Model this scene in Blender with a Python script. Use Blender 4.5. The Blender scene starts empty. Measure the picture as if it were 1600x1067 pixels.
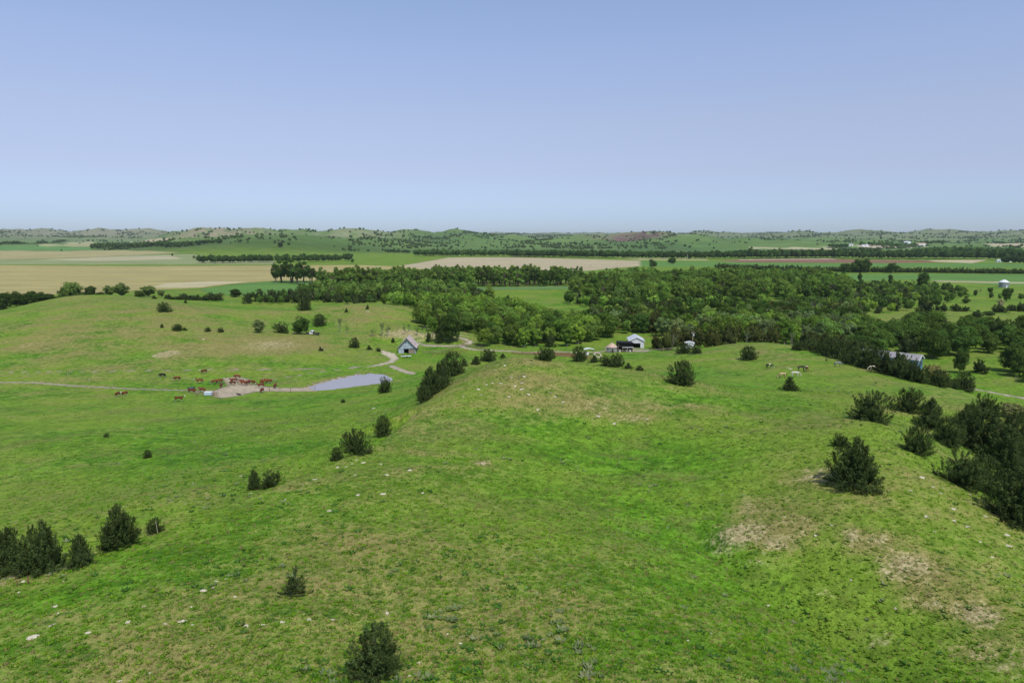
import bpy, math, random
import numpy as np
from mathutils import Vector, Matrix
random.seed(7); RNG=np.random.default_rng(7)
R=math.radians
scene=bpy.context.scene
COL=scene.collection
# ------------------------------------------------------------------ camera, light, exposure
CH=50.0; PITCH=R(8.8); FPX=1067.0
cam_d=bpy.data.cameras.new('camera'); cam=bpy.data.objects.new('camera',cam_d); COL.objects.link(cam)
cam.location=(0,0,CH); cam.rotation_euler=(R(90)-PITCH,0,0)
cam_d.sensor_width=36; cam_d.lens=36*FPX/1600; cam_d.clip_start=0.5; cam_d.clip_end=80000
scene.camera=cam
SUN_EL=R(59); SUN_AZ=R(153)     # azimuth clockwise from +Y: behind the camera, a little to the right
sun_dir=Vector((math.sin(SUN_AZ)*math.cos(SUN_EL),math.cos(SUN_AZ)*math.cos(SUN_EL),math.sin(SUN_EL)))
world=bpy.data.worlds.new('World'); scene.world=world; world.use_nodes=True
wn=world.node_tree; wn.nodes.clear()
wo=wn.nodes.new('ShaderNodeOutputWorld'); wb=wn.nodes.new('ShaderNodeBackground'); sk=wn.nodes.new('ShaderNodeTexSky')
sk.sky_type='NISHITA'; sk.sun_disc=False; sk.sun_elevation=SUN_EL; sk.sun_rotation=SUN_AZ
sk.altitude=600; sk.air_density=1.0; sk.dust_density=0.6; sk.ozone_density=1.5
# a clear late-spring sky: the horizon keeps its blue instead of the yellow band
wtc=wn.nodes.new('ShaderNodeTexCoord'); wsx=wn.nodes.new('ShaderNodeSeparateXYZ'); wn.links.new(wtc.outputs['Generated'],wsx.inputs[0])
wr=wn.nodes.new('ShaderNodeValToRGB'); wn.links.new(wsx.outputs[2],wr.inputs[0])
SK0=(0.70,0.86,1.36);SK1=(0.74,0.885,1.36);SK2=(1.09,0.97,1.17);SK3=(1.47,1.21,1.26);SK4=(1.71,1.45,1.48);SK5=(1.80,1.60,1.60)
SKYR=[(0.0,SK0),(0.0269,SK1),(0.0893,SK2),(0.157,SK3),(0.2307,SK4),(0.2975,SK5)]
for i,(p,c) in enumerate(SKYR):
    e=wr.color_ramp.elements[i] if i<2 else wr.color_ramp.elements.new(p)
    e.position=p; e.color=(c[0]/2,c[1]/2,c[2]/2,1)
hs=wn.nodes.new('ShaderNodeVectorMath'); hs.operation='MULTIPLY'; h2=wn.nodes.new('ShaderNodeVectorMath'); h2.operation='SCALE'; h2.inputs[3].default_value=2.0
wn.links.new(sk.outputs[0],hs.inputs[0]); wn.links.new(wr.outputs[0],hs.inputs[1]); wn.links.new(hs.outputs[0],h2.inputs[0]); wn.links.new(h2.outputs[0],wb.inputs[0])
wb.inputs[1].default_value=0.10
wn.links.new(wb.outputs[0],wo.inputs[0])
sd=bpy.data.lights.new('sun','SUN'); sd.energy=3.6; sd.angle=R(0.53); sd.color=(1.0,0.955,0.88)
so=bpy.data.objects.new('sun',sd); COL.objects.link(so); so.rotation_euler=sun_dir.to_track_quat('Z','Y').to_euler(); so.location=(0,-50,200)
vs=scene.view_settings; vs.view_transform='Standard'; vs.look='None'; vs.exposure=0.0; vs.gamma=1.0; vs.use_curve_mapping=False
scene.cycles.max_bounces=6; scene.cycles.diffuse_bounces=3; scene.cycles.transparent_max_bounces=4; scene.cycles.volume_bounces=1
# ------------------------------------------------------------------ terrain height model
def raydir(px,py):
    px=np.asarray(px,float); py=np.asarray(py,float)
    a=(px-800)/FPX; b=-(py-533.5)/FPX
    cy,sy=math.cos(PITCH),math.sin(PITCH)
    return np.stack([a, cy+b*sy, -sy+b*cy],-1)
def P(px,py,z):
    d=raydir(px,py); t=(z-CH)/d[2]
    return (d[0]*t,d[1]*t,z)
def Q(px,D,z):
    a=(px-800)/FPX/math.cos(PITCH)
    return (a*D,D,z)
CTRL=[]
for px,py,z in [
 # foreground ridge
 (800,1067,22),(587,1062,22.5),(300,1067,23),(0,1067,23),(1100,1067,21),(1400,1067,17),(1600,1067,19),
 (800,900,20.5),(600,950,22),(463,926,22.5),(300,920,22.5),(100,950,22),(600,850,21.5),(400,850,22),
 (0,908,20.5),(70,885,20.5),(150,858,21),(250,836,20.8),(340,795,20.2),(440,755,19.6),(520,722,19),(600,686,18.3),(650,640,18.2),(700,608,18.8),(740,580,20),
 (800,800,19.5),(800,740,18.2),(755,723,19),(700,780,20),(600,760,20.3),(500,800,21),
 (700,700,18.8),(800,700,18.8),(800,650,18.8),(720,650,18.9),(800,600,21.9),(800,575,23.2),(800,558,24),(860,566,21.8),(930,572,21),(1000,583,20.2),(760,567,21.3),
 (850,620,20.4),(950,620,19.9),(900,680,17.4),(1000,720,16.6),(1065,600,19.5),(1130,612,18),(1085,635,19.2),
 (1000,800,16.8),(1150,700,18.6),(1200,780,18.5),(1100,850,16.6),(1160,820,18.2),(1250,930,16.4),(1350,1000,16.0),(950,850,19.5),(1000,950,20.3),(1150,1000,20.2),
 (1220,640,18.5),(1300,660,20),(1355,656,20.8),(1338,752,21.2),(1300,800,20.3),(1400,700,21),(1430,710,20.8),(1450,800,20.6),(1520,770,20),(1590,820,19),
 (1500,900,19.5),(1600,950,19),(1600,860,19.3),(1400,880,19.3),
 # horse hill
 (1200,605,14.5),(1234,608,14.5),(1240,582,10.5),(1130,590,11),(1130,560,6.5),(1060,560,5),(1000,556,3),(1200,545,8.5),(1210,541,8.8),(1250,545,8.6),(1290,556,9.2),(1300,572,11.5),(1350,583,12.2),
 (1400,592,12.3),(1380,620,17),(1450,603,12.5),(1500,613,13),(1560,632,14),(1600,655,15),(1470,635,15.5),
 (950,562,2),
 # left slope to the cattle valley
 (300,750,14.5),(200,770,15.5),(60,800,16.5),(200,700,9),(50,700,9),(100,650,4),(250,625,0.9),(0,620,0.8),(400,680,10.5),(350,640,3.5),(500,690,14),(500,650,9),(450,620,1.6),(500,630,4.5),(560,640,8.5),
 (600,616,5.2),(640,605,4),(600,660,13.5),(660,590,2),(540,612,1.2),(700,575,1),(350,612,0.3),(300,600,0.3),(400,600,0.2),(200,612,0.4),(60,600,0.5),
 (500,600,-0.35),(560,592,-0.35),(600,590,-0.2),(530,600,-0.35),(560,585,-0.3),(635,555,0),(700,555,0),(600,570,0),(520,575,0.6),(450,580,0.8),(760,545,0),(860,548,0),
 # left hill
 (0,575,1.5),(200,575,1.8),(350,575,1.5),(0,540,4.5),(200,540,4.8),(400,550,3),(500,548,2.4),(100,520,7.5),(250,515,8),(200,500,10),(30,500,9),(100,480,12.3),(257,487,11.8),(100,463,13.4),(180,463,13),(260,472,12.3),
 (360,483,8),(400,500,6.5),(430,525,5.2),(350,520,6.8),(480,526,4.4),(520,535,3),(480,516,2),(580,500,5.2),(590,479,8.8),(555,475,9.2),(622,490,6),(540,484,7.5),(480,492,5.5),(640,505,2.8),(560,520,3.0),(600,530,1.5),(440,487,7.0),
 (935,548,0),(995,545,0),(1040,548,0),
 ]: CTRL.append(P(px,py,z))
for px,D,z in [
 # hidden sides
 (800,192,16),(800,215,8),(800,245,1),(870,180,15),(870,210,5),(940,170,15),(940,195,8),(940,240,2),(1000,165,15.5),(1030,195,9),(740,180,14),(740,210,5),
 (1210,285,5),(1300,255,5),(1300,290,-1),(1400,225,4),(1400,265,-2.5),(1500,185,8),(1500,215,0),(1500,260,-2.5),(1600,150,10),(1600,180,2),(1600,240,-2.5),(1600,300,-2),(1400,320,-1.5),(1210,330,0),
 (1480,100,18),(1550,85,17.5),(1500,125,17),(1600,88,14.5),(1600,105,13.5),(1700,60,17),(1700,100,10),
 (0,75,17),(150,80,17.5),(-100,80,14),(300,92,16),
 (100,500,8),(200,500,9),(0,400,5.5),(0,440,1),(0,500,-1),(40,470,4),(60,440,9),(-60,430,0),(80,500,5),(300,470,4.5),(400,450,.5),(440,430,2.0),(480,440,1.0),(100,580,1),(300,560,1),(590,450,4),(590,490,0),(500,490,0.5),(-150,400,6),(-150,300,5),
 (-200,500,1),(-200,600,0),(100,680,0),(400,600,0),(700,400,0),(700,500,0),(850,350,0),(850,450,0),(1000,350,0),(1000,450,0),(1000,600,0),(1200,420,0),(1200,550,0),(1400,420,-1),(1600,420,-1),(1600,550,0),(1800,350,0),(1800,500,0),(800,650,0),(1900,200,2),
 (-300,150,6),(-300,250,2),(700,300,0),
 ]: CTRL.append(Q(px,D,z))
CTRL+= [(0,0,24),(-40,0,22),(40,0,21),(0,-60,26),(-120,0,14),(120,0,12),(0,-200,24),(-250,-100,12),(250,-100,10),(-300,100,5),(300,60,3),(0,-500,15),(500,-300,8),(-500,-300,8),(-600,200,0),(600,200,0)]
CTRL=np.array(CTRL,float)
def _tps(r2): return np.where(r2>0,0.5*r2*np.log(np.maximum(r2,1e-12)),0)
_X=CTRL[:,:2]/100.0
_n=len(_X)
_A=np.zeros((_n+3,_n+3)); _d=((_X[:,None]-_X[None])**2).sum(-1)
_A[:_n,:_n]=_tps(_d)+np.eye(_n)*2e-3
_A[:_n,_n]=1;_A[:_n,_n+1:]=_X;_A[_n,:_n]=1;_A[_n+1:,:_n]=_X.T
_w=np.linalg.solve(_A,np.concatenate([CTRL[:,2],[0,0,0]]))
def rbf(x,y):
    x=np.ravel(x)/100.;y=np.ravel(y)/100.; out=np.empty_like(x)
    for i in range(0,len(x),20000):
        a=x[i:i+20000];b=y[i:i+20000]
        r2=(a[:,None]-_X[None,:,0])**2+(b[:,None]-_X[None,:,1])**2
        out[i:i+20000]=_tps(r2)@_w[:_n]+_w[_n]+a*_w[_n+1]+b*_w[_n+2]
    return out
def sm(a,b,v):
    t=np.clip((v-a)/(b-a),0,1); return t*t*(3-2*t)
# ---- noise helpers (numpy gradient noise)
_perm=np.random.default_rng(3).permutation(512)
def gnoise(x,y,seed=0):
    xi=np.floor(x).astype(np.int64); yi=np.floor(y).astype(np.int64)
    xf=x-xi; yf=y-yi
    def g(ix,iy,fx,fy):
        k=_perm[(_perm[(ix+seed*17)%512]+iy)%512]*(2*math.pi/512)
        return np.cos(k)*fx+np.sin(k)*fy
    u=xf*xf*xf*(xf*(xf*6-15)+10); v=yf*yf*yf*(yf*(yf*6-15)+10)
    a=g(xi,yi,xf,yf); b=g(xi+1,yi,xf-1,yf); c=g(xi,yi+1,xf,yf-1); d=g(xi+1,yi+1,xf-1,yf-1)
    return ((a*(1-u)+b*u)*(1-v)+(c*(1-u)+d*u)*v)*1.5
def fbm(x,y,o=4,seed=0):
    s=0;a=1;n=0
    for i in range(o): s=s+a*gnoise(x*2**i+i*13.7,y*2**i-i*7.1,seed+i); n+=a; a*=0.5
    return s/n
def ridged(x,y,o=4,seed=0):
    s=0;a=1;n=0
    for i in range(o): s=s+a*(1-np.abs(gnoise(x*2**i+i*5.3,y*2**i+i*9.1,seed+i))*1.9); n+=a; a*=0.5
    return s/n
HILLS=[ # px, top y, distance, half width, half depth
 (435,373,2350,400,480),(340,377,2500,420,420),(545,377,2500,230,380),(700,372,3100,260,420),(640,371,3400,350,400),(755,366,4100,260,500),(860,374.5,3000,260,450),
 (945,377,2900,170,380),(1085,371,3100,380,420),(1190,377,2900,420,380),(1290,375,4200,420,600),(1390,376,3700,260,300),(1590,373,4700,700,600),(345,361.1,4000,330,420),(420,362.6,4200,300,420),(480,362.1,3900,330,420),(570,364.1,3900,330,420),(655,363,4100,300,420),(730,364,4300,260,420),(95,360.6,6500,360,500),(190,359.6,6300,380,500),(245,361.1,6100,260,460),(30,363.6,6300,400,500),
 (1020,366,4300,420,420),(1480,367,5600,600,600),(380,384,2150,150,220),(620,380,2500,170,260),(505,372,3200,220,300),(810,372,3500,180,300),(1000,379,2700,200,260),(1180,371,3700,260,360),(1330,380,3300,220,300),(1540,378,3900,260,340),(905,370,3900,240,300),(300,367,3900,260,300),(1240,363.6,6000,420,500),(1100,364.6,6200,500,500),(1330,363.1,6300,420,500),(1450,362.1,6500,520,500),(1570,363.1,6400,520,500)]
def far_h(x,y):
    r=np.hypot(x,y); px=800+np.arctan2(x,np.maximum(y,1))*1080
    z=1.2*fbm(x/260,y/260,2,5)*sm(450,900,r)
    m=sm(1800,2500,r)
    rd=np.clip(ridged(x/900,y/900,5,11),-.2,1.2)
    z=z+m*((rd-.2)*22+7*fbm(x/160,y/160,3,15)+11*(ridged(x/430,y/430,3,19)-.4))*sm(2000,2800,r)
    hh=np.zeros_like(z); x0,y0=x,y; x=x0+170*fbm(x0/520,y0/520,3,51)+60*fbm(x0/130,y0/130,2,53); y=y0+260*fbm(x0/600,y0/600,3,52)
    for (hpx,ty,D,wx,wy) in HILLS:
        cx,cy,_=Q(hpx,D,0); top=CH-D*(ty-368.4)/1067*1.0
        q=((x-cx)/wx)**2+((y-cy)/wy)**2
        g=np.exp(-q*1.6)*top*(0.86+0.16*rd+.10*np.clip(ridged(x0/260,y0/260,4,57),0,1.2))
        hh=np.maximum(hh,g)+0.25*np.minimum(hh,g)
    z=z+hh; x,y=x0,y0
    # far rough breaks on the skyline
    m2=sm(3600,6500,r)
    rd2=np.clip(ridged(x/1300+3,y/1300,5,23),0,1.2)
    lefty=1+0.30*sm(650,200,px)+0.1*sm(1300,1500,px)
    zf=m2*(30+40*rd2*lefty+16*ridged(x/480,y/900,4,29))*np.clip(r/7500,0,1.2)
    z=np.maximum(z,zf)+.15*np.minimum(z,zf)
    return z
RUTS=[]
def height(x,y):
    r=np.hypot(x,y)
    w=1-sm(480,680,r)
    z=np.zeros(np.shape(x)); f=far_h(x,y); z=f*(1-w)
    i=np.nonzero(w>0)[0]
    z[i]+=w[i]*rbf(x[i],y[i])
    z+=w*(0.48*fbm(x/24,y/24,3,2)+.5*fbm(x/55,y/55,2,6)+0.05*fbm(x/3.1,y/3.1,2,8))*sm(10,40,r)
    return z
# ---- polar ground grid, fine in front of the viewpoint and coarse behind it
rows=[2.0]
while rows[-1]<21000:
    r_=rows[-1]; rows.append(r_+(1.5 if r_<28 else 0.25+0.0085*r_))
rows=np.array(rows)
NA=640
azf=np.linspace(-R(45),R(45),NA); azc=np.linspace(R(45),R(315),68)[1:-1]
az=np.concatenate([azf,azc]); NC=len(az); NR=len(rows)
RR,AA=np.meshgrid(rows,az,indexing='ij')
GX=(RR*np.sin(AA)).ravel(); GY=(RR*np.cos(AA)).ravel()
GZ=height(GX,GY)
def seg_dist(x,y,pts):
    d=np.full(np.shape(x),1e9)
    for (ax,ay),(bx,by) in zip(pts[:-1],pts[1:]):
        vx,vy=bx-ax,by-ay; L=vx*vx+vy*vy+1e-9
        t=np.clip(((x-ax)*vx+(y-ay)*vy)/L,0,1)
        d=np.minimum(d,np.hypot(x-ax-t*vx,y-ay-t*vy))
    return d
def inpoly(x,y,poly):
    c=np.zeros(np.shape(x),bool); n=len(poly)
    for i in range(n):
        x1,y1=poly[i]; x2,y2=poly[(i+1)%n]
        if y1==y2: continue
        k=((y1>y)!=(y2>y))&(x<(x2-x1)*(y-y1)/(y2-y1)+x1)
        c^=k
    return c
def ground_z(x,y):
    x=np.atleast_1d(np.asarray(x,float)); y=np.atleast_1d(np.asarray(y,float))
    r=np.clip(np.hypot(x,y),rows[0],rows[-2]); a=np.clip(np.arctan2(x,y),azf[0],azf[-1])
    j=np.clip(np.searchsorted(rows,r)-1,0,NR-2); t=(r-rows[j])/(rows[j+1]-rows[j])
    f=(a-azf[0])/(azf[1]-azf[0]); k=np.clip(f.astype(int),0,NA-2); s=f-k
    Z=GZ.reshape(NR,NC)
    return (Z[j,k]*(1-s)+Z[j,k+1]*s)*(1-t)+(Z[j+1,k]*(1-s)+Z[j+1,k+1]*s)*t
def hit(px,py,tmin=20):
    """where the sight line through a point of the photograph first meets the ground"""
    d=raydir(px,py); hx=math.hypot(d[0],d[1]); a=math.atan2(d[0],d[1])
    f=(a-azf[0])/(azf[1]-azf[0]); k=int(min(max(f,0),NA-2)); s=min(max(f-k,0),1)
    Z=GZ.reshape(NR,NC); col=Z[:,k]*(1-s)+Z[:,k+1]*s
    ray=CH+rows*(d[2]/hx)
    b=(ray<col)&(rows>tmin); j=int(np.argmax(b))
    if not b[j]: j=NR-2
    g0=ray[j-1]-col[j-1]; g1=ray[j]-col[j]; t=g0/(g0-g1) if g0!=g1 else 0
    t=min(max(t,0),1)
    r=rows[j-1]+(rows[j]-rows[j-1])*t
    return (r*math.sin(a),r*math.cos(a),col[j-1]+(col[j]-col[j-1])*t)
def H2(pts,tmin=20): return [hit(px,py,tmin)[:2] for px,py in pts]
# pond basin, gully and cut bank
PPX=[(481,606.5),(497,600.5),(527,592.5),(556,586.5),(580,583.5),(600,585.5),(615,592),(609,597),(585,600),(556,603.5),(522,608),(492,610)]
POND=H2(PPX)
pcx=sum(p[0] for p in POND)/len(POND); pcy=sum(p[1] for p in POND)/len(POND)
WZ=float(ground_z(pcx,pcy)[0])-0.1
POND=[P(a_,b_,WZ)[:2] for a_,b_ in PPX]; pcx=sum(p[0] for p in POND)/len(POND); pcy=sum(p[1] for p in POND)/len(POND)
near=(np.hypot(GX-pcx,GY-pcy)<90)
ins=np.zeros(len(GX),bool); ins[near]=inpoly(GX[near],GY[near],POND)
dp=np.full(len(GX),1e9); dp[near]=seg_dist(GX[near],GY[near],POND+POND[:1])
GZ=np.where(ins,np.minimum(GZ,WZ-0.1-0.15*np.minimum(dp,6)),GZ)
GZ=np.where((~ins)&(dp<14),WZ+0.10+(GZ-WZ-0.10)*sm(0,14,dp)+0.25*sm(0,3,dp)*(1-sm(4,14,dp)),GZ)
GULLY=H2([(1090,830),(1150,880),(1210,930),(1270,965),(1330,1000),(1400,1040),(1450,1067)])
dg=seg_dist(GX,GY,GULLY); GZ=GZ-0.75*np.exp(-(dg/1.1)**2)-0.8*np.exp(-(dg/7)**2)+0.35*np.exp(-((dg-3.0)/1.8)**2)
RIM=H2([(20,895),(150,856),(250,834),(340,795),(440,757),(520,724),(600,688),(650,645)])
dr=seg_dist(GX,GY,RIM)
_ry=np.array([p[1] for p in RIM]); _rx=np.array([p[0] for p in RIM]); _o=np.argsort(_ry); rimleft=(GX<np.interp(GY,_ry[_o],_rx[_o]))&(GY>_ry.min()-4)&(GY<_ry.max()+4)
GZ=GZ-np.where(rimleft,2.0*sm(0,2.5,dr)*np.exp(-(dr/12)**2),0)+.12*np.exp(-(dr/1.5)**2)*(~rimleft)
BANK=[Q(625,324,0)[:2],Q(650,322,0)[:2],Q(680,323,0)[:2],Q(704,327,0)[:2]]
db=seg_dist(GX,GY,BANK); beyond=sm(306,320,GY)
GZ=GZ+beyond*np.exp(-(db/17)**2)*4.6*(0.8+0.5*fbm(GX/9,GY/9,2,31))
GR_DARK=(0.045,0.130,0.009); GR_BRIGHT=(0.114,0.258,0.016); GR_YEL=(0.176,0.252,0.030); GR_STRAW=(0.230,0.198,0.070); GR_WEED=(0.030,0.082,0.014)
HAZE=3.4e-5
# ------------------------------------------------------------------ what grows or lies where on the ground
def poly_mask(pxpts,soft=0,tmin=20):
    pl=H2(pxpts,tmin); xs=[p[0] for p in pl]; ys=[p[1] for p in pl]
    m=np.zeros(len(GX)); b=(GX>min(xs)-soft)&(GX<max(xs)+soft)&(GY>min(ys)-soft)&(GY<max(ys)+soft)
    i=np.nonzero(b)[0]
    inn=inpoly(GX[i],GY[i],pl)
    if soft>0:
        d=seg_dist(GX[i],GY[i],pl+pl[:1]); d=np.where(inn,-d,d); m[i]=sm(soft,-soft,d)
    else: m[i]=inn
    return m
def line_mask(pxpts,w,soft=0.8,tmin=20):
    pl=H2(pxpts,tmin); d=seg_dist(GX,GY,pl); return sm(w/2+soft,max(w/2-soft,0),d)
def blob(px,py,rx,ry,tmin=20,lim=12):
    x,y,z=hit(px,py,tmin); D=math.hypot(x,y); wx=rx*D/FPX; wy=min(max(ry*D/FPX/max(math.sin(math.atan2(CH-z,D)),.005),wx*0.5),wx*lim)
    ca,sa=y/D,x/D; u=(GX-x)*ca-(GY-y)*sa; v=(GX-x)*sa+(GY-y)*ca
    return np.exp(-((u/wx)**2+(v/wy)**2))
NV=len(GX)
gcol=np.zeros((NV,3)); field=np.zeros(NV); dry=np.full(NV,0.345); soil=np.zeros(NV)
Rr=np.hypot(GX,GY)
def paint(m,c,k=1.0):
    global gcol,field
    m=np.clip(m*k,0,1)[:,None]; gcol=gcol*(1-m)+np.array(c)*m; field=np.maximum(field*1.0,m[:,0]) if max(c)>=0 else field
GOLD=(0.325,0.285,0.115);TAN=(0.315,0.285,0.135);CROP=(0.100,0.205,0.045);PALE=(0.44,0.40,0.25)
# far pasture, tinted by its own plants: gcol is used where 'field' is on
hn=fbm(GX/420,GY/420,4,40); hn2=fbm(GX/120,GY/120,3,41)
farw=sm(1500,2600,Rr)
base_far=np.stack([0.105+0.05*hn,0.178+0.045*hn,0.048+0.025*hn],-1)
rough=sm(4300,6500,Rr)
base_far=base_far*(1-rough[:,None])+np.stack([0.145+0.07*hn2,0.175+0.06*hn2,0.085+0.05*hn2],-1)*rough[:,None]
rdg=np.clip(ridged(GX/900,GY/900,5,11),0,1.2); _e=(sm(.72,1.0,rdg+.25*hn2)*sm(3000,4500,Rr)*.6)[:,None]; base_far=base_far*(1-_e)+np.array([.205,.215,.12])*_e; _v=(sm(.45,.1,rdg)*.5)[:,None]; base_far=base_far*(1-_v)+np.array([.05,.10,.035])*_v
gcol=gcol*(1-farw[:,None])+base_far*farw[:,None]; field=np.maximum(field,farw)
def paintf(pts,c,soft=3,tmin=500,k=1.0): paint(poly_mask(pts,soft,tmin),c,k)
paintf([(-90,383.5),(60,384),(140,383),(145,390),(-90,391)],(0.10,0.21,0.06),8)
paintf([(60,382),(140,376.5),(160,380),(140,386),(70,385)],(0.30,0.30,0.15),8)
paintf([(200,377),(270,372.5),(276,376),(220,380)],(0.36,0.33,0.19),8)
paintf([(-90,391),(140,391),(230,392),(285,395),(190,399.5),(60,404.5),(-90,408)],TAN,6)
paintf([(-90,407.5),(60,405),(200,399),(300,397),(430,408),(430,413.5),(-90,413.5)],(0.22,0.26,0.115),5)
paintf([(60,406),(150,402),(270,399.5),(286,405),(150,408)],(0.36,0.335,0.20),5)
paintf([(-90,413),(60,415),(200,416),(420,415),(560,414),(650,418),(700,425),(600,441),(440,438),(380,442),(310,450),(240,453),(0,464),(-90,466)],GOLD,3)
for k_ in range(12):
    y0=417+k_*3.6; paintf([(-90,y0),(300+20*math.sin(k_*2.),y0-0.4),(600,y0-1),(600,y0-.2),(280,y0+0.8),(-90,y0+1.4)],(0.38,0.34,0.17) if k_%2 else (0.29,0.265,0.10),2,500,0.55)
paintf([(235,449),(260,443),(330,439.5),(385,440),(312,448.5)],PALE,3,500,.8)
paintf([(620,416),(700,402.5),(800,402),(880,404),(1000,407.5),(1065,413),(960,419),(880,427),(800,432),(700,424)],(0.38,0.33,0.205),3)
paintf([(960,402.5),(1100,404),(1110,407),(1000,406.5)],(0.33,0.33,0.15),3)
paintf([(1270,428),(1680,428),(1680,449),(1540,444),(1440,437),(1380,438),(1290,442)],CROP,3)
paintf([(1450,438),(1620,441),(1620,443.5),(1470,441)],(0.33,0.31,0.17),3)
paintf([(1000,408),(1090,409),(1240,411),(1480,411.5),(1680,412),(1680,418),(1000,416.5)],CROP,4)
paintf([(1115,407.5),(1180,405),(1260,404),(1330,405.5),(1480,407.5),(1500,409.5),(1400,411),(1260,410.5),(1150,409.5)],(0.20,0.115,0.075),3)
paintf([(1150,405.5),(1300,404),(1310,405.2),(1160,406.5)],(0.42,0.33,0.24),2)
paintf([(1450,407),(1545,406),(1520,411.5),(1460,409)],(0.42,0.36,0.22),3)
paintf([(1535,380.5),(1680,381),(1680,387),(1560,386)],(0.38,0.34,0.22),6)
paintf([(1330,384.5),(1420,383.5),(1450,386),(1350,387)],(0.44,0.38,0.28),6)
paintf([(1170,386.5),(1300,386.5),(1310,389),(1180,389)],(0.36,0.35,0.20),5)
paintf([(310,452),(385,442),(440,438.5),(520,440),(500,456),(400,463),(330,460)],CROP,3)
paintf([(700,449.5),(890,447.5),(892,451.5),(740,453)],(0.115,0.21,0.075),2)
# badlands and rough breaks of the far hills
def brk(px,py,rx,ry,c,k=1.0,tmin=1500):
    m=blob(px,py,rx,ry,tmin,2.2)*sm(-0.25,0.25,fbm(GX/60,GY/60,4,60)+0.15)*1.4; paint(np.clip(m,0,1),c,k)
brk(985,370,46,6,(0.33,0.25,0.17),.8); brk(1000,375,55,8,(0.11,0.072,0.06),1.0); brk(960,372,22,5,(0.14,0.09,0.08),0.8)
brk(200,360,90,6,(0.26,0.23,0.165),.4); brk(100,366,120,6,(0.22,0.21,0.14),.5); brk(560,366,60,4,(0.26,0.24,0.16),.5); brk(345,362,60,4,(0.30,0.24,0.17),.7)
# near and middle distance: crests dry out, hollows stay lush
_i=np.nonzero((Rr<560)&(Rr>25))[0]; _m=np.zeros(len(_i))
for _k in range(8): _m+=ground_z(GX[_i]+24*math.cos(_k*math.pi/4),GY[_i]+24*math.sin(_k*math.pi/4))/8
_c=GZ[_i]-_m; dry[_i]=np.clip(dry[_i]+np.clip(_c*.12,-.22,.12),0,1)
def addsoil(m,k=1.0):
    global soil; soil=np.maximum(soil,np.clip(m*k,0,1))
def adddry(m,k=1.0):
    global dry; dry=np.clip(dry+m*k,0,1)
adddry(blob(500,1000,620,140),.22); adddry(blob(850,640,260,55),.06); adddry(blob(800,590,110,30),.2); adddry(blob(1480,820,140,60),.10)
adddry(blob(1560,1010,120,70),.08); adddry(blob(1250,790,160,60),.04); adddry(blob(1500,640,100,20),.2); adddry(blob(250,480,220,22),.20); adddry(blob(560,490,120,18),.2)
adddry(blob(130,540,190,22),.16); adddry(blob(420,540,120,9),.5); adddry(blob(120,600,200,12),.12); adddry(blob(1450,505,160,20),.25)
adddry(blob(250,660,420,40),-.13); adddry(blob(950,760,260,60),-.25); adddry(blob(750,800,200,60),-.12); adddry(blob(1250,920,160,80),-.16); adddry(blob(1280,600,220,30),-.18); adddry(blob(1180,690,160,20),-.2)
adddry(blob(60,900,200,60),-.05)
for a in [(1160,832,60,17,1.0),(1210,848,40,10,.8),(1170,795,22,22,.55),(1240,815,60,16,.5),(1130,800,40,20,.3),(1330,835,20,8,.8),(1370,845,24,10,.7),(1285,742,50,14,.75),(1175,880,50,9,.45),(1290,925,50,12,.45),(1440,930,40,12,.5),(1450,945,30,8,.6),(900,700,14,16,.3),(890,720,30,10,.35),(870,605,40,7,.4),(830,565,34,5,.35),(1338,757,60,16,.5),(1420,884,48,14,.95),(1450,890,30,10,.6),(1530,960,38,15,1.0),(1372,1003,28,10,.6),(1560,1030,60,26,.6),(1380,990,34,10,.4),
          (940,638,80,9,.5),(990,655,45,7,.6),(1080,634,22,5,.6),(900,628,40,8,.4),(755,723,16,5,1.0),(1210,790,50,18,.35),(1240,835,36,12,.45),(1340,850,24,9,.5),(1500,1010,40,12,.4),
          (1165,560,60,7,.3),(1090,606,60,5,.3),(655,708,20,5,.4),(1400,625,30,8,.4),(800,600,40,12,.35),(1590,815,26,10,.6),(240,830,40,12,.45),(150,862,24,8,.5),(640,1045,20,16,.55),(700,905,60,14,.2),
          (10,905,30,10,.9),(45,893,16,7,.8),(425,539,60,7,.75),(90,531,40,6,.35),(50,539,30,3,.5),(700,600,16,5,.7),(1010,632,34,7,.45),(1225,710,40,10,.25),(560,860,60,18,.2)]:
    m=blob(*a[:4],20,3.0); soil=np.maximum(soil,m*a[4]); adddry(m,a[4]*.5)
addsoil(poly_mask([(233,557),(245,551),(262,547),(280,548),(286,552),(270,556),(250,560)],1.5),1.0)
YARD=poly_mask([(318,615),(345,606),(368,600),(400,601),(420,604),(440,606),(492,607),(500,611),(440,612),(400,612),(372,619),(345,622)],2.0); 
paint(YARD,(0.40,0.34,0.24)); paint(poly_mask([(345,590),(372,588),(392,592),(396,600),(352,602)],2.0),(0.42,0.36,0.24),.8)
ROADC=(0.42,0.375,0.27)
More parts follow.
